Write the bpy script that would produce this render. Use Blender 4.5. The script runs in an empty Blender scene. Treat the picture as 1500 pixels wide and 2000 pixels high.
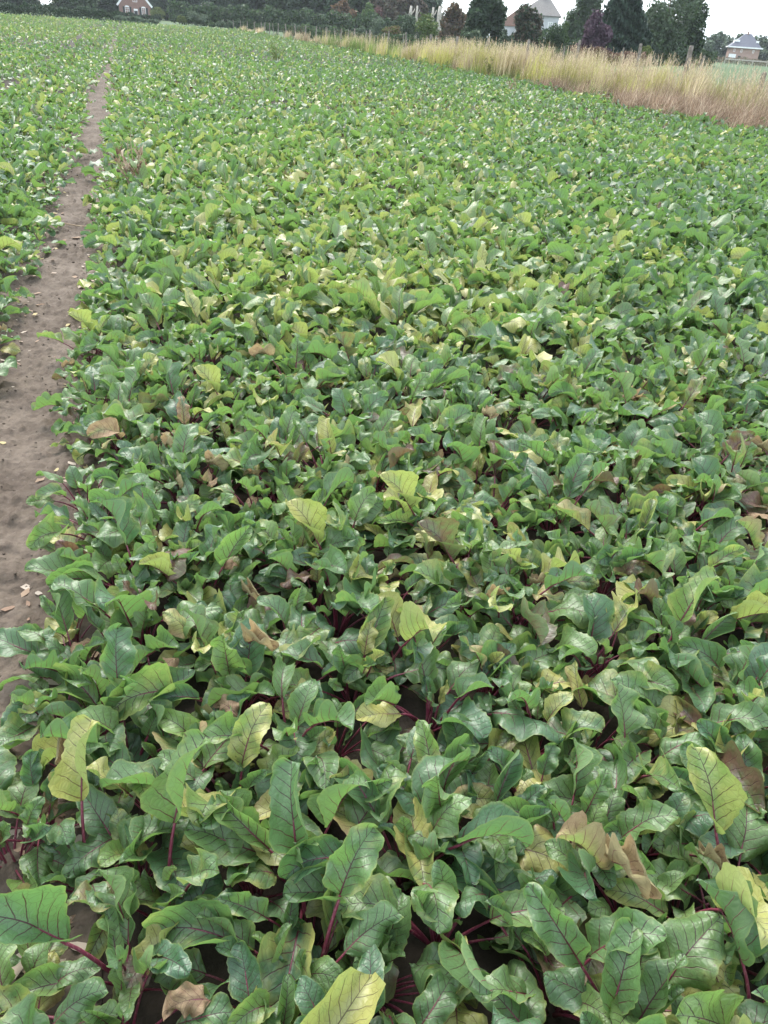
import bpy, math, random
import numpy as np
from mathutils import Matrix, Vector, noise as mnoise

random.seed(7)
rng = np.random.default_rng(7)
R_ = math.radians
scene = bpy.context.scene
COL = scene.collection

# ------------------------------------------------------------------ camera, sky, sun, exposure
EYE = 1.6
PITCH, HEAD, ROLL, FPX = R_(32.05), R_(18.1), R_(4.1), 1502.0
cam_d = bpy.data.cameras.new('camera')
cam = bpy.data.objects.new('camera', cam_d)
COL.objects.link(cam)
fwd = Vector((math.sin(HEAD) * math.cos(PITCH), math.cos(HEAD) * math.cos(PITCH), -math.sin(PITCH)))
r0 = Vector((math.cos(HEAD), -math.sin(HEAD), 0))
u0 = r0.cross(fwd)
rt = r0 * math.cos(ROLL) + u0 * math.sin(ROLL)
up = -r0 * math.sin(ROLL) + u0 * math.cos(ROLL)
cam.matrix_world = Matrix(((rt.x, up.x, -fwd.x, 0), (rt.y, up.y, -fwd.y, 0), (rt.z, up.z, -fwd.z, EYE), (0, 0, 0, 1)))
cam_d.sensor_fit = 'VERTICAL'
cam_d.sensor_height = 24.0
cam_d.sensor_width = 18.0
cam_d.lens = 24.0 * FPX / 2000.0
cam_d.clip_start = 0.05
cam_d.clip_end = 6000.0
scene.camera = cam

SUN_EL, SUN_AZ = R_(50), R_(-8)          # azimuth clockwise from +Y
world = bpy.data.worlds.new('World')
scene.world = world
world.use_nodes = True
wn = world.node_tree
wn.nodes.clear()
w_out = wn.nodes.new('ShaderNodeOutputWorld')
w_bg = wn.nodes.new('ShaderNodeBackground')
w_sky = wn.nodes.new('ShaderNodeTexSky')
w_sky.sky_type = 'NISHITA'
w_sky.sun_disc = False
w_sky.sun_elevation = SUN_EL
w_sky.sun_rotation = SUN_AZ
w_sky.air_density = 1.0
w_sky.dust_density = 1.5
w_sky.ozone_density = 1.5
w_hs = wn.nodes.new('ShaderNodeHueSaturation')       # overcast: the cloud sheet greys the blue
w_hs.inputs['Saturation'].default_value = 0.42
w_hs.inputs['Value'].default_value = 1.0
wn.links.new(w_sky.outputs[0], w_hs.inputs['Color'])
w_mx = wn.nodes.new('ShaderNodeMixRGB')              # even cloud sheet over the whole sky
w_mx.inputs[0].default_value = 0.62
w_mx.inputs[2].default_value = (6.6, 7.6, 8.4, 1)
wn.links.new(w_hs.outputs[0], w_mx.inputs[1])
wn.links.new(w_mx.outputs[0], w_bg.inputs[0])
w_bg.inputs[1].default_value = 0.092
wn.links.new(w_bg.outputs[0], w_out.inputs[0])

sun_d = bpy.data.lights.new('sun', 'SUN')
sun_d.energy = 1.5
sun_d.angle = R_(32)
sun_d.color = (1.0, 0.95, 0.88)
sun = bpy.data.objects.new('sun', sun_d)
COL.objects.link(sun)
sdir = Vector((math.sin(SUN_AZ) * math.cos(SUN_EL), math.cos(SUN_AZ) * math.cos(SUN_EL), math.sin(SUN_EL)))
sun.rotation_euler = sdir.to_track_quat('Z', 'Y').to_euler()
sun.location = (0, 0, 40)

scene.view_settings.view_transform = 'Standard'
scene.view_settings.look = 'None'
scene.view_settings.exposure = 2.12
scene.view_settings.gamma = 1.0
scene.view_settings.use_curve_mapping = False
scene.cycles.max_bounces = 6
scene.cycles.diffuse_bounces = 3
scene.cycles.glossy_bounces = 2
scene.cycles.transmission_bounces = 4
scene.cycles.transparent_max_bounces = 4
scene.cycles.volume_bounces = 0


# ------------------------------------------------------------------ helpers
def tag(o, label=None, cat=None, group=None, kind=None):
    if label: o['label'] = label
    if cat: o['category'] = cat
    if group: o['group'] = group
    if kind: o['kind'] = kind
    return o


def empty(name, loc, rz=0.0):
    o = bpy.data.objects.new(name, None)
    o.empty_display_size = 0.1
    o.location = loc
    o.rotation_euler = (0, 0, rz)
    COL.objects.link(o)
    return o


def link(name, me, parent=None, loc=None, rot=None):
    o = bpy.data.objects.new(name, me)
    COL.objects.link(o)
    if parent: o.parent = parent
    if loc is not None: o.location = loc
    if rot is not None: o.rotation_euler = rot
    return o


def np_mesh(name, V, F, mat=None, smooth=True, uvs=None, cols=None, mats=None, midx=None):
    """V (n,3), F (m,k) with k = 3 or 4 -> mesh; uvs {name: (n,2)} per vertex, cols {name: (n,4)} per vertex"""
    V = np.asarray(V, np.float32)
    F = np.asarray(F, np.int32)
    me = bpy.data.meshes.new(name)
    n, (m, k) = len(V), F.shape
    me.vertices.add(n)
    me.vertices.foreach_set('co', V.ravel())
    me.loops.add(m * k)
    me.loops.foreach_set('vertex_index', F.ravel())
    me.polygons.add(m)
    me.polygons.foreach_set('loop_start', np.arange(0, m * k, k, dtype=np.int32))
    if smooth: me.polygons.foreach_set('use_smooth', np.ones(m, bool))
    if midx is not None: me.polygons.foreach_set('material_index', np.asarray(midx, np.int32))
    for nm, uv in (uvs or {}).items():
        l = me.uv_layers.new(name=nm)
        l.data.foreach_set('uv', np.asarray(uv, np.float32)[F.ravel()].ravel())
    for nm, c in (cols or {}).items():
        a = me.attributes.new(nm, 'FLOAT_COLOR', 'POINT')
        a.data.foreach_set('color', np.asarray(c, np.float32).ravel())
    me.update(calc_edges=True)
    me.validate()
    for mm in (mats or ([mat] if mat else [])): me.materials.append(mm)
    return me


class MB:
    """collects simple solids, built as one mesh"""
    def __init__(s): s.v, s.f = [], []
    def add(s, vs, fs):
        b = len(s.v)
        s.v += [tuple(x) for x in vs]
        s.f += [tuple(i + b for i in f) for f in fs]
    def box(s, x0, x1, y0, y1, z0, z1):
        s.add([(x0, y0, z0), (x1, y0, z0), (x1, y1, z0), (x0, y1, z0), (x0, y0, z1), (x1, y0, z1), (x1, y1, z1), (x0, y1, z1)],
              [(0, 3, 2, 1), (4, 5, 6, 7), (0, 1, 5, 4), (1, 2, 6, 5), (2, 3, 7, 6), (3, 0, 4, 7)])
    def prism(s, prof, y0, y1):
        """profile [(x, z)...] counter-clockwise seen from -y, pushed from y0 to y1"""
        n = len(prof)
        vs = [(x, y0, z) for x, z in prof] + [(x, y1, z) for x, z in prof]
        fs = [tuple(range(n)), tuple(range(2 * n - 1, n - 1, -1))]
        fs += [(i, i + n, (i + 1) % n + n, (i + 1) % n) for i in range(n)]
        s.add(vs, fs)
    def tube(s, pts, rad, n=6):
        pts = [Vector(p) for p in pts]
        vs, fs = [], []
        for i, p in enumerate(pts):
            t = (pts[min(i + 1, len(pts) - 1)] - pts[max(i - 1, 0)]).normalized()
            a = t.orthogonal().normalized() if abs(t.z) < 0.95 else Vector((1, 0, 0)).cross(t).normalized()
            b = t.cross(a)
            r = rad[i] if hasattr(rad, '__len__') else rad
            for k in range(n):
                an = 2 * math.pi * k / n
                vs.append(p + (a * math.cos(an) + b * math.sin(an)) * r)
        for i in range(len(pts) - 1):
            for k in range(n):
                k2 = (k + 1) % n
                fs.append((i * n + k, i * n + k2, (i + 1) * n + k2, (i + 1) * n + k))
        fs.append(tuple(range(n - 1, -1, -1)))
        fs.append(tuple(range((len(pts) - 1) * n, len(pts) * n)))
        s.add(vs, fs)
    def build(s, name, mat, parent=None, smooth=False):
        me = bpy.data.meshes.new(name)
        me.from_pydata(s.v, [], s.f)
        if smooth: me.polygons.foreach_set('use_smooth', np.ones(len(me.polygons), bool))
        me.materials.append(mat)
        me.update()
        return link(name, me, parent)


# bearing (degrees clockwise from the field rows) of a column of the photograph at the horizon, and the horizon's height there
_PX = [-200, 0, 262, 500, 750, 1000, 1190, 1310, 1450, 1600]
_AZ = [-12.2, -6.71, 0.66, 7.92, 15.92, 24.0, 30.01, 33.68, 37.8, 42.0]
_HY = [-10.5, 3.5, 22.5, 39.5, 57.5, 75.5, 89.0, 97.5, 107.5, 118.0]
def spot(px, dist):
    a = R_(float(np.interp(px, _PX, _AZ)))
    return Vector((dist * math.sin(a), dist * math.cos(a), 0.0))
def scale_at(px, dist):
    a = R_(float(np.interp(px, _PX, _AZ))) - HEAD
    d = dist * math.cos(a) * math.cos(PITCH)
    return d / 1502.0, d / 1772.0                     # metres per photo pixel across / up
def z_of(px, y, dist):
    return EYE + (float(np.interp(px, _PX, _HY)) - y) * scale_at(px, dist)[1]


# ------------------------------------------------------------------ node helpers / materials
class NT:
    def __init__(s, name):
        s.m = bpy.data.materials.new(name)
        s.m.use_nodes = True
        s.t = s.m.node_tree
        s.t.nodes.clear()
        s.out = s.n('ShaderNodeOutputMaterial')
    def n(s, typ, **kw):
        nd = s.t.nodes.new(typ)
        for k, v in kw.items(): setattr(nd, k, v)
        return nd
    def put(s, sock, val):
        if hasattr(val, 'is_output'): s.t.links.new(val, sock)
        elif isinstance(val, (tuple, list)): sock.default_value = tuple(val) + ((1.0,) if len(val) == 3 and len(sock.default_value) == 4 else ())
        else: sock.default_value = val
    def math(s, op, a, b=0.0, c=None, clamp=False):
        nd = s.n('ShaderNodeMath', operation=op, use_clamp=clamp)
        s.put(nd.inputs[0], a); s.put(nd.inputs[1], b)
        if c is not None: s.put(nd.inputs[2], c)
        return nd.outputs[0]
    def smooth(s, x, a, b, lo=0.0, hi=1.0):
        nd = s.n('ShaderNodeMapRange', interpolation_type='SMOOTHSTEP')
        for i, v in enumerate((x, a, b, lo, hi)): s.put(nd.inputs[i], v)
        return nd.outputs[0]
    def mix(s, f, a, b, blend='MIX'):
        nd = s.n('ShaderNodeMix', data_type='RGBA', blend_type=blend)
        s.put(nd.inputs['Factor'], f)
        s.put([i for i in nd.inputs if i.name == 'A' and i.type == 'RGBA'][0], a)
        s.put([i for i in nd.inputs if i.name == 'B' and i.type == 'RGBA'][0], b)
        return [o for o in nd.outputs if o.type == 'RGBA'][0]
    def noise(s, vec, scale, detail=2.0, rough=0.5, out=0):
        nd = s.n('ShaderNodeTexNoise')
        if vec is not None: s.put(nd.inputs['Vector'], vec)
        s.put(nd.inputs['Scale'], scale); s.put(nd.inputs['Detail'], detail); s.put(nd.inputs['Roughness'], rough)
        return nd.outputs[out]
    def voro(s, vec, scale, feature='F1'):
        nd = s.n('ShaderNodeTexVoronoi', feature=feature)
        if vec is not None: s.put(nd.inputs['Vector'], vec)
        s.put(nd.inputs['Scale'], scale)
        return nd
    def bump(s, h, strength, dist):
        nd = s.n('ShaderNodeBump')
        s.put(nd.inputs['Strength'], strength); s.put(nd.inputs['Distance'], dist); s.put(nd.inputs['Height'], h)
        return nd.outputs[0]
    def bsdf(s, color, rough=0.8, spec=0.3, normal=None):
        b = s.n('ShaderNodeBsdfPrincipled')
        s.put(b.inputs['Base Color'], color); s.put(b.inputs['Roughness'], rough)
        s.put(b.inputs['Specular IOR Level'], spec)
        if normal is not None: s.put(b.inputs['Normal'], normal)
        return b
    def done(s, sh):
        s.t.links.new(sh, s.out.inputs['Surface'])
        return s.m


def simple_mat(name, c1, c2=None, scale=6.0, rough=0.8, spec=0.3, bump=0.0, bdist=0.01):
    t = NT(name)
    co = t.n('ShaderNodeTexCoord').outputs['Object']
    f = t.noise(co, scale, 4.0, 0.6)
    col = t.mix(t.smooth(f, 0.35, 0.65), c1, c2 or tuple(x * 0.75 for x in c1))
    nrm = t.bump(f, bump, bdist) if bump else None
    return t.done(t.bsdf(col, rough, spec, nrm).outputs[0])


def beet_leaf_mat(name, from_object):
    """tone: r yellowing, g reddening, b drying, a greenness between blue-green and yellow-green"""
    t = NT(name)
    uv = t.n('ShaderNodeUVMap', uv_map='leaf').outputs[0]
    ev = t.n('ShaderNodeUVMap', uv_map='edge').outputs[0]
    if from_object:
        oi = t.n('ShaderNodeObjectInfo')
        tone, hue, rnd = oi.outputs['Color'], oi.outputs['Alpha'], oi.outputs['Random']
    else:
        at = t.n('ShaderNodeAttribute', attribute_type='GEOMETRY', attribute_name='tone')
        tone, hue, rnd = at.outputs['Color'], at.outputs['Alpha'], at.outputs['Alpha']
    sp = t.n('ShaderNodeSeparateColor'); t.put(sp.inputs[0], tone)
    ye, re, dr = sp.outputs[0], sp.outputs[1], sp.outputs[2]
    off = t.n('ShaderNodeCombineXYZ'); t.put(off.inputs[0], t.math('MULTIPLY', rnd, 37.0)); t.put(off.inputs[2], t.math('MULTIPLY', rnd, 91.0))
    sh = t.n('ShaderNodeVectorMath', operation='ADD'); t.put(sh.inputs[0], uv); t.put(sh.inputs[1], off.outputs[0])
    p = sh.outputs[0]
    nz = t.noise(p, 5.0, 2.0, 0.5, 1)                    # colour noise for warp
    wv = t.n('ShaderNodeVectorMath', operation='MULTIPLY_ADD')
    t.put(wv.inputs[0], nz); wv.inputs[1].default_value = (0.07, 0.07, 0); t.put(wv.inputs[2], uv)
    s1 = t.n('ShaderNodeSeparateXYZ'); t.put(s1.inputs[0], wv.outputs[0])
    s0 = t.n('ShaderNodeSeparateXYZ'); t.put(s0.inputs[0], uv)
    se = t.n('ShaderNodeSeparateXYZ'); t.put(se.inputs[0], ev)
    u, y = s0.outputs[0], t.math('SUBTRACT', s0.outputs[1], 0.5)
    uw, yw = t.math('SUBTRACT', s1.outputs[0], 0.035), t.math('SUBTRACT', s1.outputs[1], 0.535)
    ay, ayw = t.math('ABSOLUTE', y), t.math('ABSOLUTE', yw)
    edge = t.math('ABSOLUTE', t.math('MULTIPLY_ADD', se.outputs[1], 2.0, -1.0))
    # midrib
    wm = t.math('MULTIPLY_ADD', u, -0.016, 0.0175)
    mid = t.smooth(ay, wm, t.math('MULTIPLY', wm, 0.35))
    # side veins, staggered left and right, arching towards the tip
    q = t.math('ADD', t.math('SUBTRACT', uw, t.math('MULTIPLY', ayw, 0.95)), t.math('MULTIPLY', t.math('MULTIPLY', ayw, ayw), 0.6))
    ph = t.math('MULTIPLY', t.math('SIGN', y), 0.27)
    fr = t.math('FRACT', t.math('ADD', t.math('MULTIPLY', q, 7.5), t.math('ADD', ph, 10.0)))
    dv = t.math('ABSOLUTE', t.math('SUBTRACT', fr, 0.5))
    wsec = t.math('MULTIPLY_ADD', ay, -0.20, 0.084)
    sec = t.math('MULTIPLY', t.smooth(dv, wsec, t.math('MULTIPLY', wsec, 0.3)), t.smooth(edge, 0.98, 0.6))
    # fine net
    vo = t.voro(wv.outputs[0], 17.0, 'DISTANCE_TO_EDGE')
    net = t.smooth(vo.outputs['Distance'], 0.05, 0.0)
    vein = t.math('MAXIMUM', mid, t.math('MULTIPLY', sec, 0.88))
    veinall = t.math('MAXIMUM', vein, t.math('MULTIPLY', net, 0.34))
    # blade colour
    n1 = t.noise(p, 3.2, 3.0, 0.55)
    n2 = t.noise(p, 9.0, 3.0, 0.6)
    g = t.mix(hue, GREEN_BLUE, GREEN_YEL)
    g = t.mix(t.smooth(n1, 0.35, 0.7, 0.0, 0.35), g, GREEN_MID)
    rim = t.math('MULTIPLY', t.smooth(edge, 0.9, 0.995), 0.55)
    g = t.mix(rim, g, (0.22, 0.26, 0.07))
    ym = t.smooth(t.math('ADD', t.math('MULTIPLY', ye, 1.25), t.math('ADD', t.math('MULTIPLY', n1, 1.7), t.math('MULTIPLY', edge, 0.22))), 1.10, 1.80)
    c = t.mix(ym, g, t.mix(n2, (0.33, 0.30, 0.07), (0.44, 0.44, 0.17)))
    rm = t.smooth(t.math('ADD', t.math('MULTIPLY', re, 1.0), t.math('ADD', t.math('MULTIPLY', n2, 0.7), t.math('MULTIPLY', n1, 0.8))), 0.95, 1.6)
    c = t.mix(rm, c, t.mix(n1, (0.12, 0.022, 0.02), (0.17, 0.115, 0.075)))
    dm = t.smooth(t.math('ADD', t.math('MULTIPLY', dr, 1.6), t.math('ADD', t.math('MULTIPLY', n1, 0.6), t.math('MULTIPLY', edge, 0.35))), 0.95, 1.35)
    c = t.mix(dm, c, t.mix(n2, (0.17, 0.075, 0.045), (0.46, 0.34, 0.19)))
    # leaf spots
    vs = t.voro(p, 6.5)
    spot_m = t.math('MULTIPLY', t.smooth(vs.outputs['Distance'], 0.09, 0.05), t.math('GREATER_THAN', n2, 0.48))
    c = t.mix(t.math('MULTIPLY', spot_m, 0.85), c, (0.07, 0.03, 0.02))
    veincol = t.mix(t.smooth(u, 0.0, 0.7), (0.12, 0.012, 0.032), (0.038, 0.011, 0.016))
    alive = t.math('SUBTRACT', 1.0, t.math('MAXIMUM', t.math('MULTIPLY', dm, 0.6), t.math('MULTIPLY', ym, 0.3)))
    topc = t.mix(t.math('MULTIPLY', veinall, alive), c, veincol)
    geo = t.n('ShaderNodeNewGeometry')
    under = t.mix(t.math('MULTIPLY', vein, 0.9), t.mix(0.4, c, (0.16, 0.23, 0.085)), (0.19, 0.03, 0.055))
    col = t.mix(geo.outputs['Backfacing'], topc, under)
    hgt = t.math('SUBTRACT', t.math('MULTIPLY', t.smooth(vo.outputs['Distance'], 0.0, 0.5), 0.35), t.math('MULTIPLY', vein, 0.4))
    hgt = t.math('ADD', hgt, t.math('MULTIPLY', n1, 0.5))
    nrm = t.bump(hgt, 0.4, 0.005)
    ro = t.math('ADD', t.math('MULTIPLY_ADD', n1, 0.16, 0.36), t.math('MULTIPLY', geo.outputs['Backfacing'], 0.2))
    ro = t.math('ADD', ro, t.math('MULTIPLY', dm, 0.3))
    b = t.bsdf(col, ro, 0.76, nrm)
    tr = t.n('ShaderNodeBsdfTranslucent')
    tc = t.mix(0.55, c, (0.17, 0.35, 0.055))
    tc = t.mix(t.math('MULTIPLY', t.math('MAXIMUM', rm, dm), 0.8), tc, c)
    tc = t.mix(veinall, tc, (0.05, 0.006, 0.008))
    t.put(tr.inputs[0], tc)
    mx = t.n('ShaderNodeMixShader')
    mx.inputs[0].default_value = 0.42
    t.t.links.new(b.outputs[0], mx.inputs[1]); t.t.links.new(tr.outputs[0], mx.inputs[2])
    return t.done(mx.outputs[0])


GREEN_BLUE = (0.062, 0.138, 0.070)
GREEN_MID = (0.086, 0.172, 0.062)
GREEN_YEL = (0.170, 0.262, 0.076)
M = {}
M['leaf'] = beet_leaf_mat('beet leaf, single', True)
M['leaf_mass'] = beet_leaf_mat('beet leaf, crop', False)


def stalk_mat():
    t = NT('beet stalk')
    co = t.n('ShaderNodeTexCoord').outputs['Object']
    f = t.noise(co, 30.0, 3.0)
    c = t.mix(f, (0.09, 0.010, 0.025), (0.19, 0.035, 0.065))
    sc = t.n('ShaderNodeVectorMath', operation='MULTIPLY'); t.put(sc.inputs[0], co); sc.inputs[1].default_value = (300, 300, 8)
    st = t.noise(sc.outputs[0], 1.0, 2.0)
    c = t.mix(t.math('MULTIPLY', t.smooth(st, 0.5, 0.75), 0.4), c, (0.36, 0.22, 0.20))
    return t.done(t.bsdf(c, 0.4, 0.5, t.bump(st, 0.3, 0.001)).outputs[0])
M['stalk'] = stalk_mat()


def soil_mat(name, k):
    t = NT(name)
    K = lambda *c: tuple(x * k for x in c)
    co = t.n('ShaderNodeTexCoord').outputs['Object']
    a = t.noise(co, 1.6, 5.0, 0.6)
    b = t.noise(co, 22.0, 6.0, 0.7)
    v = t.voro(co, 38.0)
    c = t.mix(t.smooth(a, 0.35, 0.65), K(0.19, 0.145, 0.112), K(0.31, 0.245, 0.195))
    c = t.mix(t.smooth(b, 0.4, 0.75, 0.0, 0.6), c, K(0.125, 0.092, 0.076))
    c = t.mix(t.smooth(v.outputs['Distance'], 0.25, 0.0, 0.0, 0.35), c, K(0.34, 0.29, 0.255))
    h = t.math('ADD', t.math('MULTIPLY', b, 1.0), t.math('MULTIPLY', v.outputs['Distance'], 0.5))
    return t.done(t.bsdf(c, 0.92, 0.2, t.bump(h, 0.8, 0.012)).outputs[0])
M['soil'] = soil_mat('dry track soil', .44)
M['shade_toned_soil'] = soil_mat('soil with painted canopy shade', .17)  # same soil, colour darkened to paint in the shade under the crop canopy


def meadow_mat():
    t = NT('meadow')
    co = t.n('ShaderNodeTexCoord').outputs['Object']
    a = t.noise(co, 0.06, 4.0, 0.6)
    b = t.noise(co, 2.5, 5.0, 0.7)
    c = t.mix(t.smooth(a, 0.35, 0.65), (0.04, 0.075, 0.032), (0.055, 0.09, 0.036))
    c = t.mix(t.smooth(b, 0.4, 0.7, 0.0, 0.5), c, (0.095, 0.12, 0.05))
    return t.done(t.bsdf(c, 0.9, 0.2, t.bump(b, 0.6, 0.05)).outputs[0])
M['meadow'] = meadow_mat()


def attr_mat(name, attr='tint', rough=0.8, transl=0.25, spec=0.2):
    t = NT(name)
    at = t.n('ShaderNodeAttribute', attribute_type='GEOMETRY', attribute_name=attr)
    b = t.bsdf(at.outputs['Color'], rough, spec)
    tr = t.n('ShaderNodeBsdfTranslucent')
    t.put(tr.inputs[0], at.outputs['Color'])
    mx = t.n('ShaderNodeMixShader'); mx.inputs[0].default_value = transl
    t.t.links.new(b.outputs[0], mx.inputs[1]); t.t.links.new(tr.outputs[0], mx.inputs[2])
    return t.done(mx.outputs[0])
M['grass'] = attr_mat('dry grass', rough=0.7, transl=0.35)
M['tree_leaf'] = attr_mat('tree foliage', rough=0.65, transl=0.25, spec=0.25)
M['bark'] = simple_mat('bark', (0.10, 0.08, 0.06), (0.06, 0.05, 0.04), 8.0, 0.9, 0.1, 0.6, 0.03)
M['pale_bark'] = simple_mat('weathered bare wood', (0.46, 0.42, 0.37), (0.30, 0.27, 0.23), 5.0, 0.85, 0.15, 0.4, 0.03)
M['post'] = simple_mat('weathered post wood', (0.24, 0.215, 0.19), (0.13, 0.115, 0.10), 9.0, 0.9, 0.15, 0.6, 0.01)
M['wire'] = simple_mat('fence wire', (0.12, 0.12, 0.12), (0.08, 0.08, 0.08), 4.0, 0.5, 0.5)
M['dead_stem'] = simple_mat('dead weed stem', (0.36, 0.28, 0.19), (0.24, 0.16, 0.11), 25.0, 0.85, 0.2)


# ------------------------------------------------------------------ ground
def sheet(name, x0, x1, y0, y1, z, mat, nx=1, ny=1):
    xs, ys = np.linspace(x0, x1, nx + 1), np.linspace(y0, y1, ny + 1)
    gx, gy = np.meshgrid(xs, ys)
    V = np.stack([gx.ravel(), gy.ravel(), np.full(gx.size, z)], 1)
    i = np.arange(nx)[None, :] + (np.arange(ny) * (nx + 1))[:, None]
    F = np.stack([i, i + 1, i + nx + 2, i + nx + 1], -1).reshape(-1, 4)
    return tag(link(name, np_mesh(name, V, F, mat)), kind='structure')

sheet('meadow_ground', -3000, 3000, -3000, 3000, -0.02, M['meadow'])
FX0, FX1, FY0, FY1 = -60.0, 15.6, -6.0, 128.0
sheet('field_soil', FX0, FX1, FY0, FY1, 0.0, M['shade_toned_soil'])

# the bare wheel track: a dense sheet with real clods, ruts and tread marks
def track_height(x, y):
    h = 0.022
    h += 0.016 * mnoise.noise((x * 3.0, y * 2.2, 0.0))
    h += 0.022 * mnoise.noise((x * 11.0, y * 9.0, 3.0))
    c = mnoise.noise((x * 28.0, y * 26.0, 7.0))
    h += 0.030 * max(0.0, c) + 0.016 * max(0.0, mnoise.noise((x * 64.0, y * 60.0, 1.0)))
    tread = math.sin(2 * math.pi * (y + 0.4 * abs(x + 0.58)) / 0.17)
    h += 0.011 * max(-0.3, tread) * max(0.0, 1 - abs(x + 0.58) / 0.22) * (0.5 + mnoise.noise((x, y * 0.6, 9.0)))
    return max(0.005, h)

def track(name, x0, x1, y0, y1, nx, ys):
    xs = np.linspace(x0, x1, nx + 1)
    V = [(x, y, 0.005 if i in (0, nx) else track_height(x, y)) for y in ys for i, x in enumerate(xs)]
    ny = len(ys) - 1
    i = np.arange(nx)[None, :] + (np.arange(ny) * (nx + 1))[:, None]
    F = np.stack([i, i + 1, i + nx + 2, i + nx + 1], -1).reshape(-1, 4)
    return tag(link(name, np_mesh(name, V, F, M['soil'])), kind='structure')
ys = [0.4]
while ys[-1] < 60: ys.append(ys[-1] + 0.007 + 0.0032 * ys[-1])
track('soil_track', -0.98, -0.22, 0, 0, 80, ys)

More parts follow.
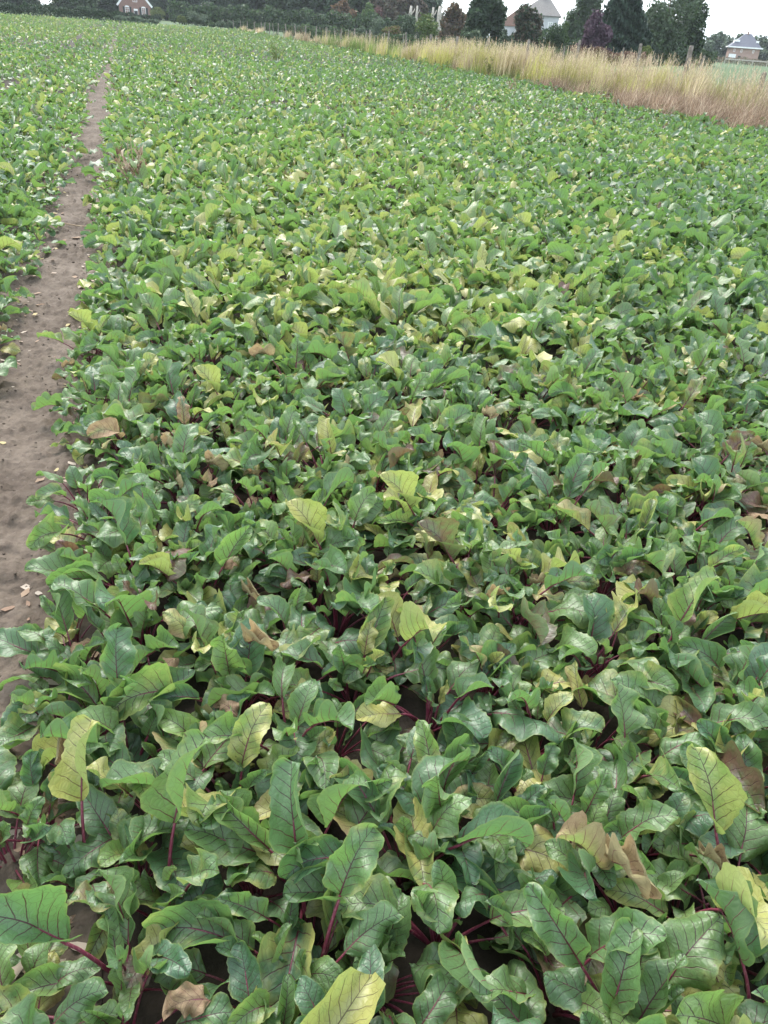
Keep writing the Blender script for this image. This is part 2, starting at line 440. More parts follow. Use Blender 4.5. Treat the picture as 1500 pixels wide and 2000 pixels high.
# ------------------------------------------------------------------ beet leaves
class Leaf:
    """one leaf shape: stalk rising from the crown, blade arching over; local +x is outwards"""
    def __init__(s, kind, seed):
        r = random.Random(seed)
        U = r.uniform
        if kind == 'inner':
            s.Lp, s.e0, s.e1, s.e2 = U(.09, .16), R_(U(76, 90)), R_(U(62, 86)), R_(U(-15, 70))
            s.L, s.ar = U(.065, .135), U(.21, .33)
        elif kind == 'mid':
            s.Lp, s.e0, s.e1, s.e2 = U(.13, .20), R_(U(58, 80)), R_(U(35, 72)), R_(U(-70, 40))
            s.L, s.ar = U(.10, .175), U(.21, .36)
        else:
            s.Lp, s.e0, s.e1, s.e2 = U(.13, .20), R_(U(40, 62)), R_(U(8, 35)), R_(U(-60, 5))
            s.L, s.ar = U(.11, .19), U(.23, .38)
        if kind == 'dry':
            s.Lp, s.L, s.ar = U(.15, .20), U(.07, .11), U(.28, .42)
            s.e0, s.e1, s.e2 = R_(U(45, 80)), R_(U(20, 60)), R_(U(-110, -20))
        s.fold0, s.fold1 = R_(U(8, 38)), R_(U(-12, 22))
        s.wa, s.wk = U(.08, .25), U(1.0, 2.7)
        s.wb, s.wk2 = U(.006, .024), U(4.0, 6.0)
        s.p1, s.p2, s.p3, s.p4 = [U(0, 6.28) for _ in range(4)]
        s.twist = R_(U(-65, 65))
        s.sway = U(-.8, .8)
        s.tipc = U(0.7, 2.6)
        s.um = U(.30, .44)
        s.cr, s.ck = U(.015, .05), U(7, 11)
        s.seed = seed
        s.curl = U(-0.8, 1.1)                            # margins rolled up (+) or down (-)

        if kind == 'dry':
            s.curl, s.wa, s.wb, s.twist = U(.7, 1.9) * r.choice((-1, 1)), U(.18, .34), U(.06, .12), R_(U(-90, 90))

    def prof(s, u):
        a = np.clip(u / s.um, 0, 1); b = np.clip((1 - u) / (1 - s.um), 0, 1)
        lo = 0.10 + 0.90 * np.sin(a * np.pi / 2) ** 0.85
        hi = np.sqrt(np.clip(1 - (1 - b) ** 2.1, 0, 1))
        return np.where(u < s.um, lo * np.clip(u / 0.02, 0.4, 1), hi)

    def frames(s, n_st, us):
        """spine points of the stalk and of the blade at us"""
        m = 24
        t = np.linspace(0, 1, m)
        e = s.e0 + (s.e1 - s.e0) * t ** 1.3
        yaw = s.sway * 0.25 * t ** 2
        d = np.stack([np.cos(e) * np.cos(yaw), np.cos(e) * np.sin(yaw), np.sin(e)], 1)
        P = np.concatenate([[[0, 0, 0]], np.cumsum(d[:-1] * s.Lp / (m - 1), 0)])
        mu = 40
        tu = np.linspace(0, 1, mu)
        eu = s.e1 + (s.e2 - s.e1) * tu ** s.tipc
        yu = s.sway * (0.25 + 0.55 * tu)
        du = np.stack([np.cos(eu) * np.cos(yu), np.cos(eu) * np.sin(yu), np.sin(eu)], 1)
        Q = P[-1] + np.concatenate([[[0, 0, 0]], np.cumsum(du[:-1] * s.L / (mu - 1), 0)])
        f = lambda A, x, xs: np.stack([np.interp(x, xs, A[:, i]) for i in range(3)], 1)
        return f(P, np.linspace(0, 1, n_st), t), f(Q, us, tu), f(du, us, tu)

    def blade(s, nu, nv, fine=True):
        us = np.linspace(0, 1, nu + 1)
        us = 1 - (1 - us) ** 1.15 if fine else us
        vs = np.linspace(-1, 1, nv + 1)
        _, Q, T = s.frames(4, us)
        T /= np.linalg.norm(T, axis=1)[:, None]
        hx = np.stack([-T[:, 1], T[:, 0], np.zeros(len(us))], 1)
        hx /= np.linalg.norm(hx, axis=1)[:, None] + 1e-9
        N = np.cross(T, hx)
        tw = s.twist * us
        lat = hx * np.cos(tw)[:, None] + N * np.sin(tw)[:, None]
        nor = N * np.cos(tw)[:, None] - hx * np.sin(tw)[:, None]
        u = us[:, None]; v = vs[None, :]; av = np.abs(v); sg = np.sign(v)
        w = s.prof(us)[:, None] * s.ar * s.L
        if fine: w = w * (1 + s.cr * np.sin(2 * np.pi * s.ck * u + s.p3 + sg * 1.3) * av ** 3 + 0.06 * np.sin(2 * np.pi * 2.3 * u + s.p4 + sg * 2.0) * av ** 2)
        fold = s.fold0 + (s.fold1 - s.fold0) * u
        ang = fold + s.curl * av * 0.9
        y = v * w * np.cos(ang * 0.8)
        W = s.ar * s.L
        ph = np.where(v < 0, s.p1, s.p2)
        z = av * w * np.sin(ang)
        z = z + s.wa * W * av ** 1.7 * 1.9 * np.sin(2 * np.pi * s.wk * u + ph) * np.clip(u * 4, 0, 1)
        if fine:
            z = z + s.wb * W * av ** 2 * 2.0 * np.sin(2 * np.pi * s.wk2 * u + ph * 1.7)
            q = u - 0.95 * (av * w / s.L) + 0.6 * (av * w / s.L) ** 2
            fr = np.abs(np.mod(q * 7.5 + sg * 0.27 + 10, 1.0) - 0.5)
            z = z + 0.034 * W * np.minimum(fr * 3.0, 1.0) * np.sin(np.clip(av * 1.1, 0, 1) * np.pi) ** 0.7 * np.clip(u * 5, 0, 1)
            z = z + 0.06 * W * np.sin(9 * u + s.p3 + 3 * v) * np.sin(4.2 * v + s.p4)
        V = Q[:, None, :] + lat[:, None, :] * y[..., None] + nor[:, None, :] * z[..., None]
        i = np.arange(nv)[None, :] + (np.arange(nu) * (nv + 1))[:, None]
        F = np.stack([i, i + nv + 1, i + nv + 2, i + 1], -1).reshape(-1, 4)
        uv1 = np.stack([np.broadcast_to(u, y.shape), 0.5 + v * w / s.L], -1).reshape(-1, 2)
        uv2 = np.stack([np.broadcast_to(u, y.shape), np.broadcast_to(0.5 + v / 2, y.shape)], -1).reshape(-1, 2)
        return V.reshape(-1, 3), F, uv1, uv2

    def stalk(s):
        us = np.linspace(0.0, 0.72, 9)
        P, Q, T = s.frames(8, us)
        T = T / np.linalg.norm(T, axis=1)[:, None]
        hx = np.stack([-T[:, 1], T[:, 0], np.zeros(len(us))], 1); hx /= np.linalg.norm(hx, axis=1)[:, None]
        N = np.cross(T, hx)
        rs = np.concatenate([np.linspace(.0046, .0029, 7), .0026 * (1 - us / 0.78)])
        Q = Q - N * (rs[7:, None] * 0.55 + 0.0006)
        pts = np.concatenate([P[:-1], Q])
        mb = MB()
        mb.tube([Vector(p) for p in pts], list(rs), 6)
        return mb.v, mb.f

KINDS = [('inner', 18), ('mid', 36), ('outer', 34), ('dry', 12)]
SHAPES = {k: [Leaf(k, 1000 * i + j) for j in range(n)] for i, (k, n) in enumerate(KINDS)}
BLADES, STALKS = {}, {}
for k, ls in SHAPES.items():
    for j, l in enumerate(ls):
        V, F, a, b = l.blade(26, 16)
        BLADES[k, j] = np_mesh('beet_leaf_blade', V, F, M['leaf'], uvs={'leaf': a, 'edge': b})
        sv, sf = l.stalk()
        me = bpy.data.meshes.new('beet_leaf_stalk'); me.from_pydata(sv, [], sf)
        me.polygons.foreach_set('use_smooth', np.ones(len(me.polygons), bool)); me.materials.append(M['stalk'])
        STALKS[k, j] = me


def project(P):
    P = np.asarray(P, float)
    d = P - np.array([0, 0, EYE])
    dep = d @ np.array(fwd)
    return 750 + d @ np.array(rt) / dep * FPX, 1000 - d @ np.array(up) / dep * FPX, dep


def tone(x, y, kind):
    """colour of one leaf: yellowing, reddening, drying, hue"""
    patch = mnoise.noise((x * 0.35, y * 0.3, 5.0)) * 0.5 + mnoise.noise((x * 1.3, y * 1.1, 2.0)) * 0.4
    yel = red = dry = 0.0
    hue = min(1.0, max(0.0, random.gauss(0.31, 0.28) + 0.4 * patch + (0.12 if kind == 'inner' else 0)))
    right = min(1.0, max(0.0, (x - 0.3) / 2.0))
    p = random.random() / (1.0 + 1.3 * math.exp(-((x - 1.0) / 1.1) ** 2 - ((y - 2.7) / 1.3) ** 2))
    k = 1.9 if kind == 'outer' else (0.8 if kind == 'mid' else 0.35)
    if p < 0.06 * k * (1 + 1.5 * patch): yel = random.uniform(.3, .85); dry = random.choice((0, 0, .2, .35))
    elif p < 0.17 * k: yel = random.uniform(.05, .26); hue = min(1, hue + .3)
    elif p < 0.17 * k + (0.014 + 0.06 * right) * k: red = random.uniform(.25, .8); yel = random.choice((0, .3))
    elif p < 0.182 * k + (0.014 + 0.06 * right) * k: dry = random.uniform(.5, 1.0); yel = .4
    return (yel, red, dry, hue)

def dry_kind(kind, tn):
    return 'dry' if tn[2] > .55 else kind


# plant positions: drilled rows along the track, a little uneven
SOWN = []
for ix in range(-160, 62):
    x0 = ix * 0.25 + 0.03
    SOWN.append(x0)
def jitter_rows(y0, y1, step, xstep=0.25, xr=(-40.0, 15.4)):
    nx, ny = int((xr[1] - xr[0]) / xstep), int((y1 - y0) / step)
    gx, gy = np.meshgrid(xr[0] + (np.arange(nx) + .5) * xstep, y0 + (np.arange(ny) + .5) * step)
    x = gx.ravel() + rng.normal(0, .05 * xstep / .25, gx.size); y = gy.ravel() + rng.normal(0, step * .28, gx.size)
    near = np.clip((y - 3.0) / 12.0, 0, 1); close = np.clip((1.5 - y) / .5, 0, 1); far = np.clip((y - 14.0) / 26.0, 0, 1)
    keep = ~((x > -0.80 + .05 * near + .07 * far) & (x < -0.345 - .045 * near - .14 * close - .08 * far))
    keep &= ~((x > -2.62) & (x < -2.25) & (rng.random(x.size) < .75))
    # uneven field edge by the grass strip
    keep &= x < 14.0 + 0.5 * np.sin(y * 0.31) + 0.4 * np.sin(y * 0.83) + np.clip((y - 18) / 10, 0, 1) * .9
    return x[keep], y[keep]

near_x, near_y = jitter_rows(-0.75, 16.0, 0.180, .185)
px, py, dep = project(np.stack([near_x, near_y, np.full(near_x.size, .27)], 1))
inside = (dep > 0.2) & (px > -90) & (px < 1590) & (py < 2170) & (py > 0)
order = np.argsort(np.where(inside, dep, 1e9))
N_HERO = 32
chosen = order[:300 - N_HERO]
is_near = np.zeros(near_x.size, bool); is_near[chosen] = True
plants = [[near_x[i], near_y[i], []] for i in chosen]

def leaf_set(x, y, n):
    """leaves of one plant: (kind, shape, azimuth, scale, tilt)"""
    out = []
    size = random.uniform(.74, 1.12) * .93 * (.82 if -.45 < x < -.24 or -.95 < x < -.7 else 1)
    a0 = random.uniform(0, 6.28)
    for i in range(n):
        f = i / (n - 1)
        kind = 'inner' if f < .26 else ('mid' if f < .64 else 'outer')
        az = a0 + i * 2.39996 + random.gauss(0, .25)
        sc = random.uniform(.8, 1.16) * size
        # by the track the outer leaves lean out over the bare soil
        tn = tone(x, y, kind)
        kind = dry_kind(kind, tn)
        out.append([kind, random.randrange(len(SHAPES[kind])), az, sc, random.gauss(0, .10), tn])
    return out
for p in plants: p[2] = leaf_set(p[0], p[1], random.choice((12, 13, 14, 15, 16)))

# leaves that stand out in the photograph: (column, row, kind, tone, size, way the tip points in degrees from +x, label of its plant)
def ground_at(qx, qy, z):
    x, y = qx - 750, 1000 - qy
    d = fwd * FPX + rt * x + up * y
    t = (z - EYE) / d.z
    return d.x * t, d.y * t
HERO = [
    (162, 1500, 'mid', (.95, .12, .1, .9), 1.11, 85, 'beet plant with a bright yellow brown-blotched leaf beside the track'),
    (812, 1235, 'mid', (.85, 0, 0, .9), 1.15, -62, 'beet plant holding up a half yellow leaf in mid crop'),
    (600, 1030, 'mid', (.85, 0, 0, .8), 1.12, 150, 'beet plant with a pale yellow-green leaf among dark neighbours'),
    (785, 960, 'outer', (.9, 0, .1, .9), 1.12, 170, 'beet plant with drooping pale yellow leaves behind a red curled one'),
    (775, 905, 'outer', (0, 1.0, .1, .3), 0.90, 15, 'beet plant with one curled dark red leaf on its top'),
    (1190, 1690, 'outer', (.5, 0, 1.0, .5), 0.85, -100, 'beet plant with a withered cream-coloured curled leaf'),
    (1150, 1665, 'mid', (.9, 0, .45, .9), 1.00, 140, ''),
    (118, 1472, 'outer', (.1, .4, 1.0, .4), 0.62, 60, 'beet plant with a small dry brown curled leaf by the track'),
    (1372, 1222, 'mid', (1.0, 0, .25, .9), 0.72, 10, 'beet plant with a small vivid yellow and orange leaf'),
    (1302, 745, 'mid', (0, 1.0, 0, .3), 0.80, 95, 'beet plant with a purple-red upright leaf far back on the right'),
    (1125, 765, 'mid', (.75, 0, 0, 1.0), 0.90, 95, 'beet plant with an upright yellow-green leaf with black veins'),
    (505, 1250, 'outer', (0, .5, .95, .3), 0.75, -70, 'beet plant with a pinkish brown withered leaf in mid crop'),
    (395, 1265, 'outer', (1.0, 0, .15, .9), 0.95, -100, 'beet plant with a long drooping yellow leaf left of mid crop'),
    (545, 875, 'outer', (.9, 0, .35, .9), 1.00, -110, ''),
    (655, 855, 'mid', (.9, .15, .1, .9), 1.00, 95, 'beet plant with a speckled yellow leaf standing upright'),
    (410, 910, 'outer', (.1, .1, 1.0, .3), 0.70, -70, 'beet plant with a small pinkish tan dead leaf'),
    (1460, 1770, 'outer', (.8, 0, 0, .9), 1.19, -88, 'beet plant with a large pale yellow hanging leaf and pink midrib'),
    (1390, 1560, 'mid', (.6, 0, 0, 1.0), 1.19, 105, 'beet plant with a tall curling leaf edged in yellow'),
    (960, 1180, 'mid', (.7, 0, 0, .9), 1.17, -130, 'beet plant with a broad pale leaf spread over the crop'),
    (1345, 1170, 'mid', (.35, 0, 0, .9), 1.19, 35, 'beet plant with a long folded pale green leaf pointing right'),
    (1265, 1165, 'outer', (.7, .75, 0, .9), 0.85, 170, 'beet plant with a rusty orange leaf on the right side'),
    (865, 1060, 'outer', (.1, .6, 0, .4), 1.10, 175, 'beet plant with a dull purple flat leaf in mid crop'),
    (160, 625, 'outer', (.9, 0, .2, .9), 0.95, 200, 'beet plant at the track edge with a cream yellow drooping leaf'),
    (410, 745, 'outer', (.9, 0, 0, .9), 1.00, 160, 'beet plant with a glossy yellow-green leaf left of mid crop'),
    (265, 745, 'mid', (0, 0, 0, .45), 1.26, 60, 'beet plant near the track with one very large upright green leaf'),
    (160, 1075, 'mid', (.2, .95, 0, .6), 0.75, 150, 'beet plant near the track with a crinkled dark red leaf'),
    (590, 1590, 'mid', (0, 0, 0, .25), 1.17, 92, ''),
    (690, 1700, 'mid', (.12, 0, 0, .4), 1.28, 48, 'beet plant with a big arching leaf over the dark gap'),
    (225, 1290, 'mid', (0, 0, 0, .1), 1.26, 95, 'beet plant near the track with a large grey-green upright leaf'),
    (365, 1540, 'mid', (.1, 0, 0, .75), 1.19, 60, 'beet plant with a broad light green upright leaf'),
    (70, 1820, 'outer', (0, 0, 0, .15), 1.21, 190, 'beet plant in the front with a broad grey-green flat leaf'),
    (840, 1480, 'mid', (.3, 0, 0, .9), 0.90, 95, ''),
]
hero_label = {}
for (hx, hy, kind, tn, sc, az, lab) in HERO:
    if tn[2] > .9: kind, sc = 'dry', 1.1 * sc / .75
    tn = (tn[0] * .72,) + tuple(tn[1:])
    sc *= .95
    az = R_(az) - HEAD * 0
    best = None                                          # a shape that carries its blade at canopy height
    for kk in ((kind,) if kind == 'dry' else ('mid', 'outer')):
        for j, l in enumerate(SHAPES[kk]):
            hz = l.frames(4, np.array([.5]))[1][0][2] * sc
            sc_ = abs(hz - .285) * 7 + abs(l.curl) * .12 + abs(l.twist) * .15 + (0 if kk == kind else .12) + random.random() * .22
            if best is None or sc_ < best[0]: best = (sc_, j, kk)
    kind = best[2]
    l = SHAPES[kind][best[1]]
    _, Q, _ = l.frames(4, np.array([.5]))
    off = Q[0] * sc
    X, Y = ground_at(hx, hy, off[2])
    c, s = math.cos(az), math.sin(az)
    rx, ry = X - (off[0] * c - off[1] * s), Y - (off[0] * s + off[1] * c)
    i = len(plants)                                      # its own plant, low young leaves under the one that stands out
    plants.append([rx, ry, leaf_set(rx, ry, 9)])
    plants[i][2].append([kind, best[1], az, sc, 0.0, tn, 0.0])
    hero_label[i] = lab

REFS = [('bright yellow brown-blotched leaf', 'yellow blotched leaf'), ('holding up a half yellow', 'half yellow leaf'), ('pale yellow-green leaf among', 'pale yellow-green leaf'),
        ('drooping pale yellow leaves', 'drooping yellow leaf'), ('curled dark red leaf', 'curled red leaf'), ('cream-coloured', 'withered cream leaf'),
        ('small dry brown curled', 'brown curled leaf'), ('small vivid yellow', 'yellow and orange leaf'), ('purple-red upright', 'purple-red upright leaf'),
        ('upright yellow-green leaf with black', 'black-veined yellow leaf'), ('pinkish brown withered', 'pinkish withered leaf'), ('long drooping yellow', 'long yellow leaf'),
        ('speckled yellow', 'speckled yellow leaf'), ('pinkish tan dead', 'tan dead leaf'), ('large pale yellow hanging', 'pale hanging leaf'), ('tall curling leaf', 'yellow-edged curling leaf'),
        ('broad pale leaf', 'broad pale leaf'), ('long folded pale', 'long folded leaf'), ('rusty orange', 'rusty orange leaf'), ('dull purple', 'dull purple leaf'), ('cream yellow drooping', 'track-side cream leaf'),
        ('glossy yellow-green', 'glossy yellow-green leaf'), ('one very large upright', 'tallest green leaf'), ('crinkled dark red', 'crinkled red leaf'), ('big arching', 'big arching leaf'),
        ('large grey-green upright', 'upright grey-green leaf'), ('broad light green upright', 'broad light-green leaf'), ('broad grey-green flat', 'flat grey-green leaf')]
MARKS = [(i, next(r for k, r in REFS if k in lab)) for i, lab in hero_label.items() if lab]
used_labels = set()

def plant_label(p, i):
    """what it looks like, then where it stands from the nearest plant one can find"""
    if hero_label.get(i): return hero_label[i]
    x, y, ls = p
    ty = max(l[5][0] for l in ls); tr_ = max(l[5][1] for l in ls); td = max(l[5][2] for l in ls)
    fs = [n for n, ok in (('yellow', ty > .55), ('purplish', tr_ > .5), ('withered', td > .7)) if ok]
    if fs: look = ' and '.join(fs[:2]) + (' leaves' if len(fs) > 1 else ' leaf')
    else: look = ('yellowing edges' if ty > .2 else 'light green leaves' if sum(l[5][3] for l in ls) / len(ls) > .50 else 'mid-green leaves' if sum(l[5][3] for l in ls) / len(ls) > .38 else 'dark green leaves')
    art = 'a ' if look.endswith('leaf') else ''
    lead = 'track-edge beet plant' if abs(x + .3) < .16 else 'far-bed beet plant' if x < -.7 else 'beet plant'
    near = sorted(MARKS, key=lambda m: (plants[m[0]][0] - x) ** 2 + (plants[m[0]][1] - y) ** 2)
    first = None
    for j, ref in near[:11]:
        dx, dy = x - plants[j][0], y - plants[j][1]
        c, s_ = math.cos(HEAD), math.sin(HEAD)
        h_, v_ = dx * c - dy * s_, dx * s_ + dy * c
        a = math.degrees(math.atan2(v_, h_)) % 360
        way = ['right of', 'behind right of', 'behind', 'behind left of', 'left of', 'before left of', 'before', 'before right of'][int((a + 22.5) // 45) % 8]
        d = math.hypot(dx, dy)
        far = 'just ' if d < .27 else '' if d < .5 else 'some way ' if d < .95 else 'far '
        t = f'{lead} with {art}{look} {far}{way} the {ref}'
        if len(t.split()) > 16: t = t.replace('some way ', '').replace(' far ', ' ')
        if len(t.split()) > 16: continue
        first = first or t
        if t not in used_labels: break
    else: t = first or f'{lead} with {art}{look}'
    used_labels.add(t)
    return t

for i, p in enumerate(plants):
    x, y, ls = p
    root = empty('beet_plant', (x, y, 0.0))
    tag(root, plant_label(p, i), 'beet plant', 'beet plants in the near crop')
    for l in ls:
        kind, j, az, sc, tilt, tn = l[:6]
        zoff = (l[6] if len(l) > 6 else 0.0)
        o = bpy.data.objects.new('leaf', BLADES[kind, j]); COL.objects.link(o)
        o.parent = root
        o.location = (math.cos(az) * .012, math.sin(az) * .012, .012 + zoff)
        o.rotation_euler = (random.gauss(0, .10 if len(l) < 7 else .06), tilt, az)
        o.scale = (sc, sc, sc)
        o.color = tn
        if tn[2] > .55: o['label'] = 'withered brown curled leaf'
        elif tn[1] > .55: o['label'] = 'reddish purple leaf'
        elif tn[0] > .6: o['label'] = 'yellowed leaf'
        st = bpy.data.objects.new('stalk', STALKS[kind, j]); COL.objects.link(st)
        st.parent = o

# ------------------------------------------------------------------ the rest of the crop, one mass
VS, FS, U1, U2, TN = [], [], [], [], []
vbase = 0
def crop(xs, ys, nleaf, nu, nv, scale, weights):
    """many leaves at once, grouped by shape"""
    global vbase
    total = xs.size * nleaf
    kinds = rng.choice(3, total, p=weights)
    X = np.repeat(xs, nleaf); Y = np.repeat(ys, nleaf)
    az = rng.uniform(0, 2 * np.pi, total)
    sc = scale * rng.uniform(.8, 1.2, total) * np.repeat(rng.uniform(.62, 1.2, xs.size), nleaf)
    sc = sc * np.where((X > -1.0) & (X < -.22), np.where(Y < 9, .68, np.where(Y < 20, .8, 1.0)), 1.0)      # stunted where wheels pass
    tx, ty = rng.normal(0, .12, total), rng.normal(0, .12, total)
    low = np.array([mnoise.noise((a * .22, b * .12, 4.0)) for a, b in zip(xs, ys)])
    low2 = np.array([mnoise.noise((a * .05, b * .04, 11.0)) for a, b in zip(xs, ys)])
    low, low2 = np.repeat(low, nleaf), np.repeat(low2, nleaf)
    hue = np.clip(rng.normal(.25, .32, total) + .6 * low + .55 * low2 + np.clip(Y / 200, 0, .15), 0, 1)
    p = rng.random(total) / (1.0 + 1.9 * np.exp(-((X - 1.2) / 1.5) ** 2 - ((Y - 3.8) / 2.0) ** 2))
    yel = np.where(p < .075 + .14 * low + np.clip(low2, 0, 1) * .2 + np.clip(Y / 900, 0, .12), rng.uniform(.4, 1.0, total), np.where(p < .24 + .2 * low, rng.uniform(.05, .3, total), 0))
    red = np.where((p > .5) & (p < .512 + np.clip((Y - 7) / 300, 0, .04) + .02 * (X > 1) + .10 * np.clip(-low2, 0, 1) + .06 * np.clip(-low, 0, 1)), rng.uniform(.2, .8, total), 0)
    weak = np.exp(-((X + 9) / 5) ** 2 - ((Y - 42) / 12) ** 2) + .7 * np.exp(-((X - 6) / 2.5) ** 2 - ((Y - 17) / 4) ** 2)
    wk = (rng.random(total) < .35 * weak)
    yel = np.where(wk, rng.uniform(.4, .9, total), yel); red = np.where(wk & (rng.random(total) < .4), .7, red)
    dry = np.where(p > .98 - .02 * (low > .2), rng.uniform(.3, .9, total), 0)
    tn = np.stack([yel, red, dry, hue], 1)
    sc = sc * np.where(dry > .4, .6, 1) * np.where(red > .5, .8, 1)
    names = ['inner', 'mid', 'outer']
    for k in range(3):
        sel = np.where(kinds == k)[0]
        nsh = len(SHAPES[names[k]])
        shp = rng.integers(0, nsh, sel.size)
        for j in range(nsh):
            q = sel[shp == j]
            if not q.size: continue
            V, F, a, b = SHAPES[names[k]][j].blade(nu, nv, fine=nu > 3)
            c, s = np.cos(az[q]), np.sin(az[q])
            x, y, z = V[:, 0][None] * sc[q][:, None], V[:, 1][None] * sc[q][:, None], V[:, 2][None] * sc[q][:, None]
            z = z + x * tx[q][:, None] + y * ty[q][:, None]
            W = np.stack([X[q][:, None] + x * c[:, None] - y * s[:, None], Y[q][:, None] + x * s[:, None] + y * c[:, None], z + .012], -1)
            n = V.shape[0]
            VS.append(W.reshape(-1, 3))
            FS.append((F[None] + (vbase + np.arange(q.size) * n)[:, None, None]).reshape(-1, 4))
            U1.append(np.tile(a, (q.size, 1))); U2.append(np.tile(b, (q.size, 1)))
            TN.append(np.repeat(tn[q], n, 0))
            vbase += q.size * n

def visible(x, y, lo=-90, hi=1590):
    a, b, d = project(np.stack([x, y, np.full(x.size, .27)], 1))
    return (d > 0) & (a > lo) & (a < hi)

rx_, ry_ = near_x[~is_near], near_y[~is_near]
v = visible(rx_, ry_, -200, 1700) | ((np.abs(rx_) < 2.6) & (ry_ < 4))
rx_, ry_ = rx_[v], ry_[v]
v = ry_ < 8.0
crop(rx_[v], ry_[v], 13, 8, 6, .96, (.25, .40, .35))
v = ~v
crop(rx_[v], ry_[v], 8, 5, 4, .98, (.28, .44, .28))
x, y = jitter_rows(16.0, 38.0, .245, .245); v = visible(x, y)
crop(x[v], y[v], 7, 3, 2, 1.02, (.52, .38, .10))
x, y = jitter_rows(38.0, 80.0, .42, .42); v = visible(x, y)
crop(x[v], y[v], 5, 2, 2, 1.38, (.68, .30, .02))
x, y = jitter_rows(80.0, 126.0, .60, .60); v = visible(x, y)
crop(x[v], y[v], 4, 2, 2, 1.65, (.75, .25, 0))
mass = np_mesh('beet_crop', np.concatenate(VS), np.concatenate(FS), M['leaf_mass'],
               uvs={'leaf': np.concatenate(U1), 'edge': np.concatenate(U2)}, cols={'tone': np.concatenate(TN)})
print('crop quads', len(mass.polygons))
tag(link('beet_crop', mass), 'dense green beet crop stretching back across the field', 'beet crop', kind='stuff')
del VS, FS, U1, U2, TN

# dead leaf scraps and clods on the track
def scraps():
    V, F, C = [], [], []
    n = 650
    for i in range(n):
        y = 0.9 + 9 * random.random() ** 1.5
        x = -0.58 + random.choice((-1, 1)) * random.triangular(0.02, .36, .28)
        r = random.uniform(.006, .030) * (1 if random.random() < .9 else 1.8)
        a = random.uniform(0, 6.28); z = track_height(x, y) + .004
        col = random.choice([(.42, .33, .26), (.50, .42, .35), (.34, .24, .17), (.26, .17, .12), (.46, .38, .2)])
        b = len(V)
        ca, sa = math.cos(a), math.sin(a)
        for k, (px_, py_, pz_) in enumerate([(-1, 0, .1), (-.3, .45, .35), (.5, .4, .15), (1, 0, .3), (.4, -.5, .0), (-.4, -.4, .2)]):
            px_ *= random.uniform(.7, 1.2); py_ *= random.uniform(.6, 1.2)
            V.append((x + r * (px_ * ca - py_ * sa), y + r * (px_ * sa + py_ * ca), z + r * pz_ * random.uniform(.2, 1.2)))
            C.append((*col, 1))
        F += [(b, b + 1, b + 2, b + 5), (b + 2, b + 3, b + 4, b + 5)]
    return np_mesh('leaf_litter', V, F, M['grass'], cols={'tint': C})
tag(link('leaf_litter', scraps()), 'dry leaf scraps scattered on the bare soil track', 'leaf litter', kind='stuff')

def clods():
    V, F = [], []
    for i in range(1300):
        y = 0.8 + 11 * random.random() ** 1.4
        x = random.uniform(-.95, -.25)
        r = random.uniform(.002, .008) * (1 if random.random() < .93 else 2.0)
        z = track_height(x, y) + r * .2
        b = len(V)
        for (a, h, k) in [(0, 0, 1), (1.57, 0, 1), (3.14, 0, 1), (4.71, 0, 1), (0, 1, 0), (0, -1, 0)]:
            j = random.uniform(.65, 1.25)
            V.append((x + r * j * k * math.cos(a), y + r * j * k * math.sin(a), z + r * .75 * h * j))
        F += [(b, b + 1, b + 4), (b + 1, b + 2, b + 4), (b + 2, b + 3, b + 4), (b + 3, b, b + 4), (b + 1, b, b + 5), (b + 2, b + 1, b + 5), (b + 3, b + 2, b + 5), (b, b + 3, b + 5)]
    return np_mesh('soil_clods', V, F, M['soil'], smooth=False)
tag(link('soil_clods', clods()), 'small crumbled soil clods lying along the wheel track', 'soil clods', kind='stuff')


# ------------------------------------------------------------------ grass strip by the fence
def blades(X, Y, H, W, lean_dir, lean, C, segs=3, plume=None, z0=0.0):
    """curved tapering ribbons; arrays of one value per blade"""
    n = X.size
    t = np.linspace(0, 1, segs + 1)[None, :]
    bend = lean[:, None] * (t ** 2)
    cx = X[:, None] + np.cos(lean_dir)[:, None] * bend * H[:, None]
    cy = Y[:, None] + np.sin(lean_dir)[:, None] * bend * H[:, None]
    cz = z0 + H[:, None] * (t - .35 * lean[:, None] ** 2 * t ** 3)
    fa = rng.uniform(0, np.pi, n)
    prof = np.interp(t[0], [0, .5, 1], [1, .8, .05])
    if plume is not None: pass
    ww = W[:, None] * prof[None]
    L = np.stack([cx - np.cos(fa)[:, None] * ww, cy - np.sin(fa)[:, None] * ww, cz], -1)
    Rr = np.stack([cx + np.cos(fa)[:, None] * ww, cy + np.sin(fa)[:, None] * ww, cz], -1)
    V = np.stack([L, Rr], 2).reshape(-1, 3)
    m = 2 * (segs + 1)
    base = (np.arange(n) * m)[:, None]
    fs = [np.stack([base[:, 0] + 2 * i, base[:, 0] + 2 * i + 1, base[:, 0] + 2 * i + 3, base[:, 0] + 2 * i + 2], 1) for i in range(segs)]
    F = np.stack(fs, 1).reshape(-1, 4)
    col = np.repeat(C, m, 0)
    return V, F, col, np.stack([cx[:, -1], cy[:, -1], cz[:, -1]], 1)

def merge(parts):
    V, F, C, b = [], [], [], 0
    for v_, f_, c_ in parts:
        V.append(v_); F.append(f_ + b); C.append(c_); b += len(v_)
    return np.concatenate(V), np.concatenate(F), np.concatenate(C)

def pal(cols, n, jit=.18):
    c = np.array(cols)[rng.integers(0, len(cols), n)] * (1 + rng.normal(0, jit, (n, 1)))
    return np.concatenate([np.clip(c, .01, .9), np.ones((n, 1))], 1)

